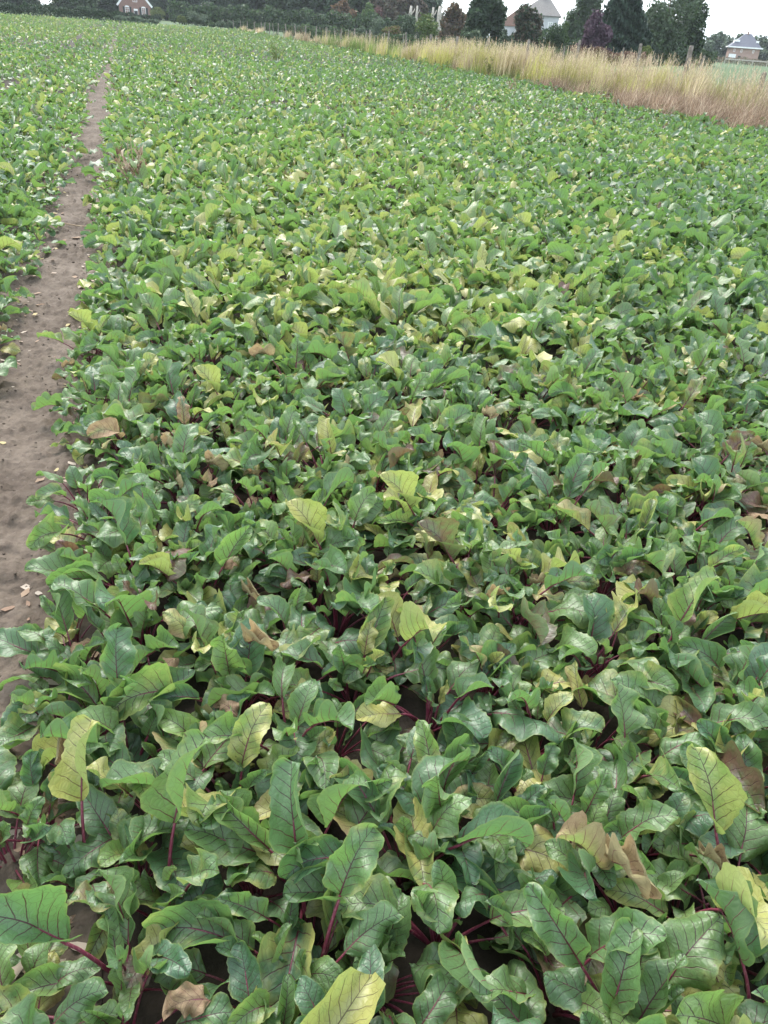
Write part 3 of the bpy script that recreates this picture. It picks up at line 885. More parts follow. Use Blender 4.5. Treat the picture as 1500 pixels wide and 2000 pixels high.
TAN = [(.46, .39, .25), (.42, .33, .21), (.52, .45, .30), (.38, .30, .20)]
YEL = [(.40, .38, .12), (.34, .35, .10), (.44, .40, .16)]
GRN = [(.14, .21, .06), (.18, .24, .07), (.11, .17, .05)]
RUS = [(.23, .155, .105), (.17, .11, .075), (.30, .22, .155), (.40, .32, .235)]

def clumpy(n, x0, x1, y0, y1, power=1.0):
    """positions gathered in tussocks"""
    k = max(1, n // 75)
    cx, cy = rng.uniform(x0, x1, k), y0 + (y1 - y0) * rng.random(k) ** power
    i = rng.integers(0, k, n)
    hs = rng.uniform(.58, 1.18, k)
    return cx[i] + rng.normal(0, .16, n), cy[i] + rng.normal(0, .22, n), hs[i], i, k

def grass_strip():
    parts = []
    def add(n, x0, x1, y0, y1, hm, cols_by, w, lean, power=1.0, plume=.0, wscale=1.0):
        X, Y, hs, ci, k = clumpy(n, x0, x1, y0, y1, power)
        H = hm * hs * rng.uniform(.65, 1.12, n)
        C = cols_by(n, X, Y, ci, k)
        ld = rng.normal(-.2, 1.3, n)
        ln = np.abs(rng.normal(lean, lean * .6, n))
        V, F, c, tip = blades(X, Y, H, np.full(n, w) * wscale, ld, ln, C)
        parts.append((V, F, c))
        if plume > 0:
            q = np.where(rng.random(n) < plume)[0]
            T = tip[q]; m = q.size
            # feathery seed heads: a spindle of short drooping sprigs
            for s_ in range(7):
                t = s_ / 6
                hh = rng.uniform(.06, .13, m) * (1 - .5 * t)
                XX = T[:, 0] - .0 + rng.normal(0, .010, m); YY = T[:, 1] + rng.normal(0, .010, m)
                V, F, c, _ = blades(XX, YY, hh, np.full(m, .009 * wscale), rng.uniform(0, 6.28, m), np.full(m, .45), pal([(.46, .36, .26), (.40, .30, .22), (.50, .42, .30)], m), 1)
                V[:, 2] += np.repeat(T[:, 2] - .26 + .26 * t, 4)
                parts.append((V, F, c))
    def mixcol(a, b, share):
        def f(n, X, Y, ci, k):
            cl = rng.random(k) < share
            br = np.clip(rng.normal(1, .25, k), .5, 1.5)
            A, B = pal(a, n), pal(b, n)
            o = np.where(cl[ci][:, None], A, B); o[:, :3] *= br[ci][:, None]
            return np.clip(o, 0, 1)
        return f
    yt = mixcol(TAN, YEL, .5)
    # tall tan and yellow grass on the fence line, thinning out down the field
    add(14000, 14.6, 17.2, 11, 30, 1.22, yt, .0055, .20, 1.0, .30)
    add(13000, 14.6, 17.2, 30, 48, 1.24, mixcol(TAN, YEL, .45), .008, .18, 1.0, .26, 1.2)
    add(4500, 14.9, 16.6, 48, 74, 1.1, mixcol(YEL + TAN, GRN, .62), .010, .18, 1.0, .15, 1.2)
    add(2200, 14.9, 16.4, 74, 128, .85, mixcol(TAN, GRN, .6), .016, .18, 1.0, .1, 1.4)
    # green weeds and blades low among them
    add(9000, 14.4, 17.0, 12, 60, .72, mixcol(GRN, YEL, .6), .007, .3)
    add(7000, 13.6, 15.6, 30, 128, .50, mixcol(GRN, [(.10, .15, .07), (.13, .17, .08)], .5), .013, .7)
    # collapsed reddish brown grass along the crop
    add(16000, 13.0, 15.7, 11, 22.5, .88, mixcol(RUS, RUS, .5), .0055, .75)
    add(8000, 13.8, 15.7, 20, 29, .75, mixcol(RUS, TAN, .8), .006, .7)
    add(2500, 14.2, 15.6, 29, 46, .6, mixcol(RUS, GRN, .4), .008, .5)
    V, F, C = merge(parts)
    return np_mesh('tall_grass', V, F, M['grass'], cols={'tint': C})
tag(link('tall_grass', grass_strip()), 'strip of tall tan and russet dry grass along the fence', 'grass', kind='stuff')


# ------------------------------------------------------------------ weeds standing in the crop
def weed(name, x, y, h, nst, spread, cols, label, cat, leafy=0, r0_=.006):
    root = empty(name, (x, y, 0))
    tag(root, label, cat)
    mb = MB(); tips = []
    for i in range(nst):
        a = random.uniform(0, 6.28); s_ = spread * random.uniform(.3, 1.0); hh = h * random.uniform(.6, 1.05)
        pts = [(0.05 * math.cos(a) * k + s_ * math.cos(a) * k ** 1.6 + random.gauss(0, .012), 0.05 * math.sin(a) * k + s_ * math.sin(a) * k ** 1.6 + random.gauss(0, .012), hh * k) for k in (0, .25, .5, .75, 1)]
        mb.tube(pts, [r0_, r0_ * .9, r0_ * .8, r0_ * .6, r0_ * .35], 5)
        tips.append(pts)
        for k in (2, 3):
            p = Vector(pts[k]); d = Vector((random.gauss(0, 1), random.gauss(0, 1), .8)).normalized() * hh * .22
            mb.tube([p, p + d * .5 + Vector((0, 0, .01)), p + d], [r0_ * .5, r0_ * .4, r0_ * .25], 4)
            tips.append([tuple(p), tuple(p + d * .5), tuple(p + d)])
    mb.build('stem', M['dead_stem'], root)
    if leafy:
        X, Y, Z = [], [], []
        for _ in range(leafy):
            p = random.choice(tips); k = random.randrange(len(p) - 1); t = random.random()
            q = Vector(p[k]).lerp(Vector(p[k + 1]), t)
            X.append(q.x); Y.append(q.y); Z.append(q.z)
        n = len(X)
        V, F, C, _ = blades(np.array(X), np.array(Y), rng.uniform(.04, .11, n), rng.uniform(.008, .018, n), rng.uniform(0, 6.28, n), rng.uniform(.3, 1.3, n), pal(cols, n), 2)
        V[:, 2] += np.repeat(np.array(Z), 6)
        link('foliage', np_mesh('weed_foliage', V, F, M['grass'], cols={'tint': C}), root)
    return root

weed('dead_weed', -0.05, 8.45, .62, 9, .20, RUS, 'dead straw-coloured weed clump standing beside the track', 'weed', 90)
weed('dead_weed', -1.25, 7.3, .75, 5, .16, TAN, 'dry pale weed stalks in the bed across the track', 'weed', 25)
weed('green_weed', 5.5, 34.2, .95, 12, .42, GRN, 'dark green bushy weed standing out of the far crop', 'weed', 420)
weed('green_weed', 14.2, 62.0, .95, 10, .4, GRN, 'dark leafy weed at the field edge before the tan grass', 'weed', 380, .008)
weed('green_weed', 14.5, 34.5, .95, 8, .35, [(.12, .17, .05), (.2, .2, .07)], 'olive dock weed in front of the tallest grass', 'weed', 300, .007)
weed('dead_weed', 14.8, 26.3, .8, 7, .35, RUS, 'rusty dock weed between russet grass and crop', 'weed', 200, .006)
weed('dead_weed', 11.8, 26.0, .55, 6, .2, RUS, 'brown withered weed in the crop near the russet grass', 'weed', 60)
s = MB(); s.tube([(-.93, 7.35, .04), (-.75, 7.3, .06), (-.55, 7.2, .045), (-.42, 7.12, .05)], [.007, .007, .006, .004], 6)
tag(s.build('dry_stalk', M['dead_stem']), 'pale dry stalk lying across the bare track', 'stalk')


# ------------------------------------------------------------------ fences
def fence(name, X, Ys, hs, label, wires, lean=.05, rad=.062):
    root = empty(name, (X, Ys[0], 0))
    tag(root, label, 'fence')
    tops = []
    for y, h in zip(Ys, hs):
        mb = MB()
        lx, ly = random.gauss(0, lean), random.gauss(0, lean)
        r = rad * random.uniform(.85, 1.2)
        p = lambda k: (lx * h * k, y - Ys[0] + ly * h * k, h * k)
        mb.tube([p(-.05), p(.5), p(.97), p(1.0)], [r * 1.05, r, r * .95, r * .7], 8)
        mb.build('post', M['post'], root)
        tops.append((p, h))
    for zf in wires:
        mb = MB()
        pts = []
        for i, (p, h) in enumerate(tops):
            a = Vector(p(0)).lerp(Vector(p(1)), zf)
            a.x -= rad
            if pts:
                b = pts[-1]
                mid = (a + b) / 2; mid.z -= random.uniform(.01, .05)
                pts.append(mid)
            pts.append(a)
        mb.tube(pts, .006, 4)
        mb.build('wire', M['wire'], root)
    return root

Y1 = [16.2, 20.0, 23.4, 26.1, 30.5, 34.9, 39.2, 43.4, 47.8, 51.8, 56.1, 60.4, 65.0, 69.7, 74.7, 79.4, 84.0, 88.6, 94, 100, 106, 112, 119, 126, 134, 142, 150, 158]
H1 = [1.5, 1.25, 1.75, 1.72, 1.7, 1.62, 1.55] + [1.52] * 6 + [1.46] * 8 + [1.42] * 7
fence('post_and_wire_fence', 16.3, Y1, H1, 'weathered post and wire fence rising out of the tan grass', (.93, .62, .35))
Y2 = [28.5, 33.9, 39.3, 44.3, 49.5, 55, 60.0, 65.5, 71, 77, 83, 89, 96, 103, 111, 119, 128, 137, 147]
fence('low_wire_fence', 20.3, Y2, [1.5, 1.56, 1.45] + [1.4] * 16, 'second lower wire fence with thinner grey posts behind the first', (.9, .5), .08, .045)


# ------------------------------------------------------------------ trees, shrubs, hedges
def crown_points(n, w, h, z0, style):
    """leaf positions in clumps; returns points, outward directions"""
    if style == 'cone':
        t = rng.random(n) ** .75
        lay = np.floor(t * 11) / 11 + rng.normal(0, .02, n)
        z = z0 + h * np.clip(1 - np.sqrt(1 - np.clip(t, 0, 1)) * 1.0, 0, 1)
        k = 26
        ca = rng.uniform(0, 6.28, k * 9).reshape(9, k)
        a = ca[rng.integers(0, 9, n), rng.integers(0, k, n)] + rng.normal(0, .12, n)
        rr = (1 - (z - z0) / h) * w / 2 * rng.uniform(.45, 1.0, n) ** .5 * (1 + .22 * np.sin(a * 7 + (z / h) * 40))
        z = z - rr * .16
        return np.stack([rr * np.cos(a), rr * np.sin(a), z], 1)
    nb = {'round': 30, 'tall': 40, 'airy': 44, 'willow': 26, 'bush': 20, 'wood': 46}[style]
    cen = []
    while len(cen) < nb:
        p = rng.uniform(-1, 1, 3)
        if np.linalg.norm(p) < 1:
            if style == 'tall' and abs(p[0]) + abs(p[1]) > 1.25: continue
            cen.append(p)
    cen = np.array(cen)
    if style == 'wood': cen *= np.array([.8, .8, .86]); cen[:16, 2] = rng.uniform(-.95, -.3, 16)
    elif style in ('airy', 'tall', 'willow'): cen *= .84
    else: cen *= .74
    rad = rng.uniform(.22, .40, nb) if style != 'airy' else rng.uniform(.17, .30, nb)
    i = rng.choice(nb, n, p=rad ** 2 / (rad ** 2).sum())
    d = rng.normal(0, 1, (n, 3)); d /= np.linalg.norm(d, axis=1)[:, None]
    r = rng.uniform(.35, 1.0, n) ** .5
    p = cen[i] + d * (rad[i] * r)[:, None] * np.array([1, 1, .85])
    p = p + rng.normal(0, .045, p.shape)
    if style == 'willow': p[:, 2] -= .25 * (p[:, 0] ** 2 + p[:, 1] ** 2)
    if style == 'bush': p[:, 2] = np.where(p[:, 2] < -.4, -.4 + (p[:, 2] + .4) * .5, p[:, 2])
    return np.stack([p[:, 0] * w / 2, p[:, 1] * w / 2, z0 + h / 2 + p[:, 2] * h / 2], 1)

def foliage_mesh(name, P, size, cols, jit=.22, droop=False):
    n = len(P)
    d1 = rng.normal(0, 1, (n, 3)); d1 /= np.linalg.norm(d1, axis=1)[:, None]
    d2 = np.cross(d1, rng.normal(0, 1, (n, 3))); d2 /= np.linalg.norm(d2, axis=1)[:, None]
    if droop: d1[:, 2] -= 1.2; d1 /= np.linalg.norm(d1, axis=1)[:, None]
    s_ = size * rng.uniform(.6, 1.3, n)[:, None]
    V = np.stack([P - d1 * s_, P - d2 * s_ * .55, P + d1 * s_, P + d2 * s_ * .55], 1).reshape(-1, 3)
    F = np.arange(4 * n).reshape(-1, 4)
    C = np.repeat(pal(cols, n, jit), 4, 0)
    return np_mesh(name, V, F, M['tree_leaf'], smooth=False, cols={'tint': C})

def tree(name, label, cat, px_, dist, ytop, wpx, cols, style='round', n=3500, base=.12, group=None, dark=None, leaf=None):
    """a tree whose crown top and width are given as seen in the photograph at its own distance"""
    loc = spot(px_, dist)
    kx, kz = scale_at(px_, dist)
    H = z_of(px_, ytop, dist)
    W = wpx * kx
    root = empty(name, loc, random.uniform(0, 6.28))
    tag(root, label, cat, group)
    z0 = H * base
    P = crown_points(n, W, H - z0, z0, style)
    P[:, 2] = np.maximum(P[:, 2], .05)
    sz = leaf or max(.12, min(.34, .020 * (W + H) * .6))
    link('crown' if style not in ('bush',) else 'foliage', foliage_mesh(name + '_crown', P, sz, cols, droop=style in ('willow', 'cone')), root)
    mb = MB()
    tr_ = max(.05, H * .022)
    top = H * (.8 if style != 'bush' else .5)
    wob = [random.gauss(0, .02 * H) for _ in range(4)]
    tp = [(0, 0, -.1), (wob[0] * .3, wob[1] * .3, top * .3), (wob[0], wob[1], top * .65), (wob[2], wob[3], top)]
    mb.tube(tp, [tr_ * 1.25, tr_, tr_ * .6, tr_ * .2], 8)
    for k in range(5 if style != 'cone' else 0):
        f = random.uniform(.25, .8); a = random.uniform(0, 6.28)
        p0 = Vector(tp[1]).lerp(Vector(tp[3]), f * .8)
        d = Vector((math.cos(a), math.sin(a), .7)) * W * .3
        mb.tube([p0, p0 + d * .5 + Vector((0, 0, -.05 * W)), p0 + d], [tr_ * .45, tr_ * .3, tr_ * .1], 6)
    mb.build('trunk' if style != 'bush' else 'stem', M['bark'], root, True)
    return root

DK = [(.030, .055, .026), (.040, .066, .030), (.026, .046, .026)]
MD = [(.048, .082, .032), (.060, .095, .038), (.040, .070, .030)]
LT = [(.085, .135, .045), (.10, .15, .055), (.07, .12, .04)]
GY = [(.09, .12, .075), (.11, .145, .095), (.07, .10, .062)]
RU = [(.13, .085, .05), (.16, .095, .055), (.10, .08, .045)]
BR = [(.085, .068, .05), (.075, .075, .042), (.10, .075, .055)]
PU = [(.075, .045, .065), (.10, .065, .085), (.055, .034, .048)]
OL = [(.10, .13, .035), (.12, .15, .045), (.08, .11, .03)]
CF = [(.022, .042, .026), (.030, .052, .030), (.018, .034, .024)]

# far left: dark trees over a clipped hedge
for i, (p_, R, yt_, w_, c_, st, lb) in enumerate([
    (-60, 225, -70, 110, DK, 'round', 'dark tree at the far left end of the hedge'),
    (30, 232, -75, 95, DK, 'round', 'dark tree behind the hedge left of the bright gap'),
    (140, 228, -70, 90, MD, 'round', 'mid green tree behind the hedge right of the bright gap'),
    (205, 240, -78, 70, DK, 'round', 'dark tree close on the left of the brick gabled house'),
    (325, 262, -80, 90, DK, 'round', 'dark tree close behind the right side of the gabled house'),
    (360, 240, -60, 70, CF, 'round', 'blackish tree behind the pale willow bush'),
    (425, 220, -55, 80, DK, 'tall', 'dark tall tree left in the wood behind the nursery row'),
    (490, 215, -50, 75, DK, 'round', 'dark round tree in the wood behind the nursery row'),
    (545, 210, -48, 60, MD, 'tall', 'narrow mid green tree in the wood behind the nursery row'),
    (590, 205, -45, 70, DK, 'round', 'broad dark tree left of the russet topped tree'),
    (638, 200, -40, 60, DK, 'tall', 'tall dark tree right of the russet topped tree'),
    (668, 190, -2, 46, RU, 'round', 'russet topped tree amid the dark wood'),
    (700, 205, -42, 60, MD, 'round', 'green tree behind the small red-leaved tree'),
    (722, 175, 10, 36, LT, 'round', 'light green tree in front of the dark wood'),
    (752, 190, -25, 60, BR, 'round', 'dull brown tree behind the grey-green bush'),
    (800, 195, -28, 70, BR, 'round', 'large brownish tree behind the pale bare trunks'),
    (838, 215, -10, 60, DK, 'round', 'dark tree behind the tallest pale bare trunk'),
]):
    tree('woodland_tree', lb, 'tree', p_, R, yt_, w_, c_, 'wood', 7500, 0.0, leaf=.42)
tree('red_tree', 'small dusky red-leaved tree before the brown trees', 'tree', 737, 170, 8, 22, [(.12, .05, .05), (.10, .055, .05)], 'round', 1500, .15)
tree('russet_tree', 'broad russet brown tree left of the open sky', 'tree', 884, 135, 12, 58, RU + BR, 'wood', 6500, .0, leaf=.25)
tree('dark_open_tree', 'dark tall tree with sky showing through its gaps', 'tree', 945, 112, -14, 86, DK, 'airy', 10000, .05, leaf=.24)
tree('brownish_tree', 'brownish green tree standing before the white house', 'tree', 1033, 118, 2, 62, BR + DK, 'wood', 6500, .0, leaf=.24)
tree('airy_tree', 'tall light-crowned tree left of the dark conifer', 'tree', 1132, 135, -40, 84, MD + GY, 'airy', 10000, .03, leaf=.26)
tree('conifer', 'large blackish green conifer behind the purple tree', 'conifer', 1205, 105, -60, 165, CF, 'cone', 15000, .0, leaf=.26)
tree('purple_tree', 'purple-leaved tree in front of the dark conifer', 'tree', 1160, 92, 26, 68, PU, 'wood', 7000, .0, leaf=.18)
tree('broad_tree', 'broad tall grey-green tree right of the conifer', 'tree', 1290, 118, -38, 112, GY + MD, 'wood', 10500, .0, leaf=.21)
tree('broad_tree', 'dense dark flank tree beside the open pale sky', 'tree', 1338, 124, -22, 72, DK + MD, 'wood', 11000, .0, leaf=.24)
for (p_, R, yt_, w_, lb) in [(1392, 300, 62, 44, 'distant dark tree next to the dense flank tree'), (1418, 310, 70, 44, 'distant dark tree left of the slate roofed house'),
                             (1446, 330, 66, 50, 'distant tree rising behind the slate roofed house'), (1476, 325, 68, 40, 'distant tree right behind the slate roof'),
                             (1500, 315, 76, 50, 'distant grey-green tree right of the slate roofed house'), (1535, 320, 70, 60, 'distant tree at the right margin of the view'),
                             (1375, 280, 78, 40, 'distant small tree at the foot of the dense flank tree')]:
    tree('distant_tree', lb, 'tree', p_, R, yt_, w_, DK + GY, 'wood', 2600, .0, leaf=.5)

# shrubs
for (p_, R, yt_, w_, c_, lb) in [
    (308, 222, 12, 32, OL, 'rounded olive green shrub at the right corner of the gabled house'),
    (383, 165, 18, 42, GY, 'feathery grey-green willow bush beyond the field end'),
    (352, 178, 30, 22, OL, 'small olive bush left of the feathery willow bush'),
    (738, 128, 28, 38, GY, 'grey-green bush below the dull brown tree'),
    (768, 118, 42, 52, RU + OL, 'low orange-brown bush behind the fence'),
    (802, 118, 24, 52, GY + DK, 'dark grey-green bush left of the yellow-green willow'),
    (836, 108, 26, 54, LT + OL, 'yellow-green willow bush with the pale trunks behind'),
    (988, 105, 54, 34, DK + GY, 'low dark bush left of the white pillar'),
    (1078, 100, 37, 60, DK + MD, 'dark green bush under the white house wall'),
    (1100, 106, 40, 34, LT + MD, 'lighter green bush right of the white house'),
    (1262, 92, 84, 26, OL, 'small yellow-green bush at the foot of the conifer'),
    (1358, 150, 82, 44, OL + GY, 'pale olive bush right of the dense flank tree'),
    (925, 100, 55, 40, MD + GY, 'green bush at the foot of the dark open tree')]:
    tree('shrub', lb, 'shrub', p_, R, yt_, w_, c_, 'bush', 3000, .0)

# the wood behind them all reads as one dark mass
def woods(p0, p1, R, h, n):
    px_ = rng.uniform(p0, p1, n)
    q = np.array([spot(a, R + b) for a, b in zip(px_, rng.uniform(0, 22, n))])
    q[:, 2] = h * rng.random(n) ** .8 * (1 + .18 * np.sin(px_ * .11) + .12 * np.sin(px_ * .29))
    return q
tag(link('woods', foliage_mesh('woods', np.concatenate([woods(-160, 76, 250, 13, 5000), woods(100, 860, 262, 14, 15000)]), .75, DK + MD + BR)), 'dark wood closing the view behind the field', 'woods', kind='stuff')

# low nursery row behind the fence, about the same upright shrubs
ORD = 'first second third fourth fifth sixth seventh eighth ninth tenth eleventh twelfth thirteenth fourteenth fifteenth sixteenth last'.split()
for i in range(17):
    p_ = 410 + i * 18.5
    hgt = 36 + i * 1.0 + random.uniform(-4, 4)
    o = tree('nursery_shrub', f'{ORD[i]} young upright shrub from the left in the row behind the fence', 'shrub', p_, 150 - i * 1.2, hgt, 22, random.choice([GY, MD, LT + GY, DK + GY]), 'bush', 900, .02, 'young shrubs in the row behind the fence')

def hedge(name, label, cat, p0, p1, dist0, dist1, h, th, cols, n, leaf=.16):
    a, b = spot(p0, dist0), spot(p1, dist1)
    d = b - a; L = d.length
    root = empty(name, a, math.atan2(d.y, d.x)); tag(root, label, cat)
    t = rng.random(n)
    x = t * L
    hh = h * (1 + .12 * np.sin(x * .9) + .10 * np.sin(x * 2.3 + 1))
    z = hh * rng.random(n) ** .7
    y = (rng.random(n) - .5) * th * (1 - .35 * (z / hh) ** 3)
    link('foliage', foliage_mesh(name + '_foliage', np.stack([x, y, z], 1), leaf, cols), root)
    mb = MB()
    for k in range(max(3, int(L / 3))):
        q = (k + .5) * L / max(3, int(L / 3))
        mb.tube([(q, 0, -.05), (q + .05, 0, h * .4), (q, .05, h * .8)], [.05, .04, .02], 5)
    mb.build('stem', M['bark'], root)
    return root
hedge('hedge', 'long dark clipped hedge in front of the far left trees', 'hedge', -120, 232, 152, 140, 1.5, 1.6, DK, 9000, .14)
hedge('hedge', 'grey-green low planting in front of the brick gabled house', 'hedge', 222, 305, 134, 132, .85, 1.6, GY + [(.10, .14, .10)], 2600, .14)
hedge('hedge', 'dark hedge between the gabled house and the low planting', 'hedge', 226, 312, 200, 200, 1.2, 1.2, DK, 2200)
hedge('wood_edge_shrubbery', 'dark undergrowth along the foot of the wood', 'shrubbery', 335, 900, 188, 160, 3.4, 4.0, DK + MD, 12000, .3)
hedge('garden_shrubbery', 'dark garden bushes under the white house and tall trees', 'shrubbery', 900, 1400, 126, 130, 1.9, 3.0, DK + MD, 9000, .2)
hedge('beech_hedge', 'low russet brown hedge at the foot of conifer and purple tree', 'hedge', 1118, 1262, 82, 86, 1.25, 1.0, [(.12, .06, .045), (.09, .055, .04), (.14, .08, .06)], 5000, .10)
hedge('bank_shrubbery', 'dark tangle of bushes along the far side of the second fence', 'shrubbery', 560, 1120, 98, 76, 1.15, 2.2, DK + MD + [(.09, .075, .045)], 11000, .12)
hedge('field_edge_shrubbery', 'dry pinkish thicket before the slate roofed house', 'shrubbery', 1370, 1520, 190, 185, 1.1, 2.0, [(.22, .16, .13), (.17, .14, .10), (.12, .12, .07)], 3200, .13)

# pale dead trunks standing in the shrubs
for (p_, yt_, w_, lb) in [(800, 12, .30, 'shortest pale bare trunk on the left of its cluster'), (812, 12, .22, 'thin pale bare trunk second from left in its cluster'),
                          (843, 15, .26, 'slender pale bare trunk next to the tallest one'), (856, 13, .42, 'tallest thick pale bare trunk above the willow bush')]:
    H = z_of(p_, yt_, 142)
    o = empty('bare_trunk', spot(p_, 142)); tag(o, lb, 'bare trunk', 'pale bare trunks')
    mb = MB(); mb.tube([(0, 0, -.1), (.05, 0, H * .4), (-.04, .03, H * .8), (.02, 0, H)], [w_, w_ * .9, w_ * .8, w_ * .55], 9)
    mb.build('trunk', M['pale_bark'], o, True)
    mb = MB(); mb.tube([(0, 0, H * .75), (w_ * 1.6, 0, H * .86), (w_ * 2.1, 0, H * .93)], [w_ * .4, w_ * .3, w_ * .15], 6)
    mb.build('branch_stub', M['pale_bark'], o, True)


# ------------------------------------------------------------------ houses
def brick_mat(name, c1, c2, mortar, s=1.0):
    t = NT(name)
    co = t.n('ShaderNodeTexCoord').outputs['Object']
    mp = t.n('ShaderNodeMapping'); t.put(mp.inputs[0], co); mp.inputs['Rotation'].default_value = (R_(90), 0, 0)
    b = t.n('ShaderNodeTexBrick')
    t.put(b.inputs['Vector'], mp.outputs[0])
    t.put(b.inputs['Color1'], c1); t.put(b.inputs['Color2'], c2); t.put(b.inputs['Mortar'], mortar)
    b.inputs['Scale'].default_value = 4.0 * s
    b.inputs['Mortar Size'].default_value = .015
    n_ = t.noise(co, 1.2, 4.0)
    c = t.mix(t.smooth(n_, .3, .7, 0, .3), b.outputs[0], tuple(x * .6 for x in c1))
    return t.done(t.bsdf(c, .9, .2).outputs[0])
M['brick'] = brick_mat('brown-red brick', (.21, .115, .095), (.25, .14, .115), (.30, .25, .22))
M['brick_pale'] = brick_mat('pale pinkish brick', (.33, .21, .17), (.38, .25, .20), (.40, .34, .30))
M['white'] = simple_mat('white paint', (.80, .80, .79), (.70, .70, .69), 2.0, .6)
M['render'] = simple_mat('white rendered wall', (.44, .44, .46), (.36, .36, .38), 1.0, .85)
M['shutter'] = simple_mat('black shutter paint', (.022, .024, .026), (.03, .03, .03), 3.0, .5)
M['pane'] = simple_mat('window glass', (.05, .06, .07), (.09, .10, .12), 1.0, .12, .6)
M['slate'] = simple_mat('blue-grey slate', (.085, .088, .115), (.065, .068, .09), 3.0, .55, .4)
M['tile'] = simple_mat('grey-brown roof tile', (.155, .145, .138), (.12, .11, .105), 4.0, .8)
M['tile_red'] = simple_mat('dull red roof tile', (.25, .145, .115), (.20, .12, .10), 4.0, .8)
M['dark_tile'] = simple_mat('dark roof tile', (.07, .06, .055), (.05, .045, .04), 4.0, .8)

def facing(px_, dist):
    p = spot(px_, dist)
    return p, -math.atan2(p.x, p.y)       # local -y looks back at the photographer

def window(parent, x, z, w, h, y=-.0, arched=False, bars=(1, 3), shutters=False):
    """white sash window set in a wall whose face is at y; local -y is outside"""
    f = MB(); t_ = .09
    f.box(x - w / 2, x - w / 2 + t_, y - .05, y + .10, z, z + h); f.box(x + w / 2 - t_, x + w / 2, y - .05, y + .10, z, z + h)
    f.box(x - w / 2 + t_, x + w / 2 - t_, y - .05, y + .10, z, z + t_); f.box(x - w / 2 + t_, x + w / 2 - t_, y - .05, y + .10, z + h - t_, z + h)
    if arched:
        k = 8
        prof = [(x - w / 2, z + h + .002)] + [(x + w / 2 * math.cos(a), z + h + .002 + w * .22 * math.sin(a)) for a in np.linspace(0, math.pi, k)][:-1]
        f.prism(prof, y - .045, y + .09)
    o = f.build('window', M['white'], parent)
    g = MB(); g.box(x - w / 2 + t_, x + w / 2 - t_, y + .02, y + .05, z + t_, z + h - t_); g.build('pane', M['pane'], o)
    b = MB()
    for k in range(1, bars[0] + 1):
        q = x - w / 2 + k * w / (bars[0] + 1); b.box(q - .025, q + .025, y - .02, y + .018, z + t_, z + h - t_)
    for k in range(1, bars[1] + 1):
        q = z + k * h / (bars[1] + 1); b.box(x - w / 2 + t_, x + w / 2 - t_, y - .018, y + .016, q - .025, q + .025)
    if b.v: b.build('glazing_bars', M['white'], o)
    if shutters:
        for sx in (-1, 1):
            m_ = MB(); cx = x + sx * (w / 2 + .27); m_.box(cx - .24, cx + .24, y - .06, y - .003, z, z + h); m_.build('shutter', M['shutter'], parent)

# brick gabled house, gable end towards the field
loc, rz = facing(264, 235)
h = empty('brick_house', loc, rz)
tag(h, 'brick gabled house with white windows and black shutters beyond the hedge', 'house')
hw, ze, za, dp = 3.75, 3.05, 7.4, 11.0
mb = MB(); mb.prism([(-hw, -.1), (hw, -.1), (hw, ze), (0, za), (-hw, ze)], 0, dp); mb.build('wall', M['brick'], h)
mb = MB()
for sx in (-1, 1):
    a, b = Vector((0, 0, za + .12)), Vector((sx * (hw + .35), 0, ze - .28))
    n_ = Vector((sx * (za - ze), 0, hw)).normalized() * .16
    q = [a, b, b + n_, a + n_]
    prof = [(p.x, p.z) for p in (q if sx < 0 else q[::-1])]
    mb.prism(prof, -.1, dp + .2)
mb.build('roof', M['dark_tile'], h)
for sx in (-1, 1):
    mb = MB()
    a, b = Vector((0, 0, za + .14)), Vector((sx * (hw + .42), 0, ze - .36))
    n_ = Vector((sx * (za - ze), 0, hw)).normalized() * .42
    q = [a - n_ * .6, b - n_ * .6, b + n_ * .45, a + n_ * .45]
    mb.prism([(p.x, p.z) for p in (q if sx < 0 else q[::-1])], -.26, -.11); mb.build('bargeboard', M['white'], h)
window(h, -1.85, .75, 1.0, 1.75, 0, True, (1, 3), True)
window(h, 2.05, .75, 1.0, 1.75, 0, True, (1, 3), True)
window(h, .15, 3.55, 1.05, 1.45, 0, False, (1, 2))
mb = MB(); mb.box(-.30, .66, -.06, .1, 0, 2.15); d = mb.build('door_frame', M['white'], h)
mb = MB(); mb.box(-.22, .58, -.09, -.062, .0, 1.75); mb.build('door', M['shutter'], d)

# white house with a hipped tile roof and a lower wing
loc, rz = facing(1050, 200)
h = empty('white_house', loc, rz)
tag(h, 'white rendered house with steep grey-brown hipped roof behind trees', 'house')
mb = MB(); mb.box(-4.6, 4.0, 0, 8, -.1, 6.1); mb.build('wall', M['render'], h)
mb = MB()
e = [(-5.0, -.4, 6.05), (4.4, -.4, 6.05), (4.4, 8.4, 6.05), (-5.0, 8.4, 6.05)]
rdg = [(-.4, 4, 9.5), (1.5, 4, 9.5)]
mb.add(e + rdg + [(x, y, z + .18) for x, y, z in e], [(3, 2, 1, 0), (0, 1, 7, 6), (1, 2, 8, 7), (2, 3, 9, 8), (3, 0, 6, 9), (6, 7, 5, 4), (7, 8, 5), (8, 9, 4, 5), (9, 6, 4)])
mb.build('roof', M['tile'], h)
window(h, 2.3, 3.6, .95, 1.5, 0, False, (1, 2)); window(h, -2.0, 3.6, .95, 1.5, 0, False, (1, 2)); window(h, 2.3, .8, 1.1, 1.6, 0, False, (1, 2))
mb = MB(); mb.box(-10.2, -4.602, 1.0, 7, -.1, 3.9); mb.build('side_wing', M['render'], h)
mb = MB(); mb.prism([(-10.6, 3.85), (-4.604, 3.85), (-4.604, 7.4), (-7.4, 5.3), (-10.6, 4.9)], .7, 7.3); mb.build('wing_roof', M['tile_red'], h)
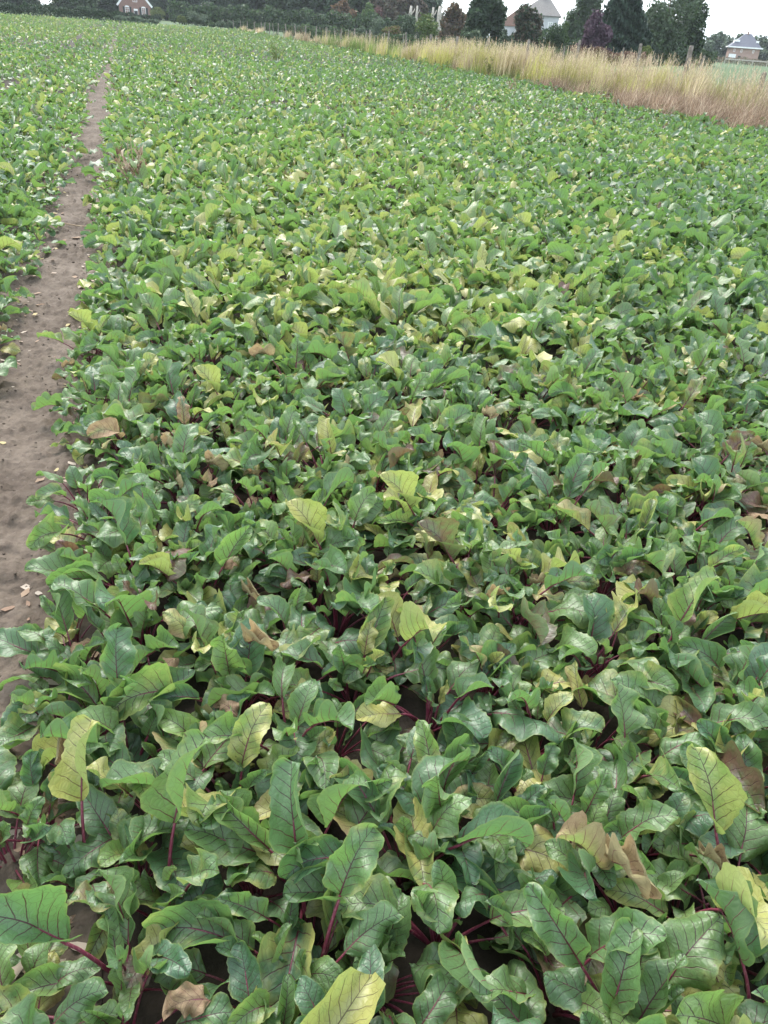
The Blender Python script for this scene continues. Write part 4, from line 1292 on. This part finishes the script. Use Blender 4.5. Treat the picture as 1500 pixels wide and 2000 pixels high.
mb = MB(); mb.box(-.1, .7, 3.6, 4.3, 9.0, 10.3); mb.build('chimney', M['brick'], h)
o = empty('white_pillar', spot(1006, 128)); tag(o, 'white garden pillar between two dark bushes below the white house', 'pillar')
mb = MB(); mb.box(-.24, .24, -.24, .24, -.05, 1.9); mb.build('shaft', M['white'], o)
mb = MB(); mb.box(-.32, .32, -.32, .32, 1.9, 2.05); mb.add([(-.3, -.3, 2.05), (.3, -.3, 2.05), (.3, .3, 2.05), (-.3, .3, 2.05), (0, 0, 2.6)], [(0, 1, 4), (1, 2, 4), (2, 3, 4), (3, 0, 4)]); mb.build('cap', M['white'], o)

# pinkish brick house with slate hipped roof, flat white dormers and fascia
loc, rz = facing(1452, 300)
h = empty('slate_roofed_house', loc, rz + .12)
tag(h, 'pinkish brick house with blue-grey slate hipped roof and white dormers', 'house')
mb = MB(); mb.box(-4.4, 4.4, 0, 8, -.1, 3.4); mb.build('wall', M['brick_pale'], h)
mb = MB(); mb.box(-5.1, 5.1, -.7, 8.7, 3.402, 3.75); mb.build('fascia', M['white'], h)
mb = MB(); e = [(-4.7, -.3, 3.752), (4.7, -.3, 3.752), (4.7, 8.3, 3.752), (-4.7, 8.3, 3.752), (-.5, 4, 7.3), (1.3, 4, 7.3)]
mb.add(e, [(3, 2, 1, 0), (0, 1, 5, 4), (1, 2, 5), (2, 3, 4, 5), (3, 0, 4)]); mb.build('roof', M['slate'], h)
for sx, w_ in ((-1, 1.5), (1, .8)):
    mb = MB(); x0, x1 = (-3.6, -1.9) if sx < 0 else (2.9, 3.7)
    mb.box(x0, x1, 1.2, 3.6, 3.9, 5.55); d = mb.build('dormer', M['white'], h)
    mb = MB(); mb.box(x0 + .2, x1 - .2, 1.17, 1.198, 4.3, 5.0); mb.build('pane', M['pane'], d)
for x in (-3.0, -.9, 2.6): window(h, x, 2.25, .5, .8, 0, False, (0, 1))
mb = MB(); mb.box(-4.3, -2.2, -.12, -.002, 0, 1.7); mb.build('garage_door', M['white'], h)
mb = MB(); mb.box(-1.5, -.7, -.1, -.002, .1, 1.3); mb.build('door', M['shutter'], h)
mb = MB(); mb.box(.0, .5, 3.7, 4.2, 7.0, 7.9); mb.build('chimney', M['brick'], h)

# pale rail along the meadow in front of it
a, b = spot(1420, 175), spot(1540, 172)
o = empty('rail_fence', a, math.atan2((b - a).y, (b - a).x)); tag(o, 'low pale rail fence across the meadow before the slate roofed house', 'fence')
L = (b - a).length
mb = MB(); mb.box(0, L, -.05, .05, .72, .92); mb.build('rail', M['pale_bark'], o)
for k in range(int(L / 2.5) + 1):
    mb = MB(); mb.box(k * 2.5 - .06, k * 2.5 + .06, -.13, -.052, -.05, 1.0); mb.build('post', M['pale_bark'], o)
# ------------------------------------------------------------------ faint autumn haze
t = NT('haze air')
pv = t.n('ShaderNodeVolumePrincipled')
pv.inputs['Color'].default_value = (.86, .92, 1.0, 1)
pv.inputs['Density'].default_value = .00017
pv.inputs['Anisotropy'].default_value = .3
t.t.links.new(pv.outputs[0], t.out.inputs['Volume'])
mb = MB(); mb.box(-420, 420, -60, 460, -1.02, 42.0)
tag(mb.build('haze', t.m), 'thin grey haze over the far end of the field', 'haze', kind='stuff')
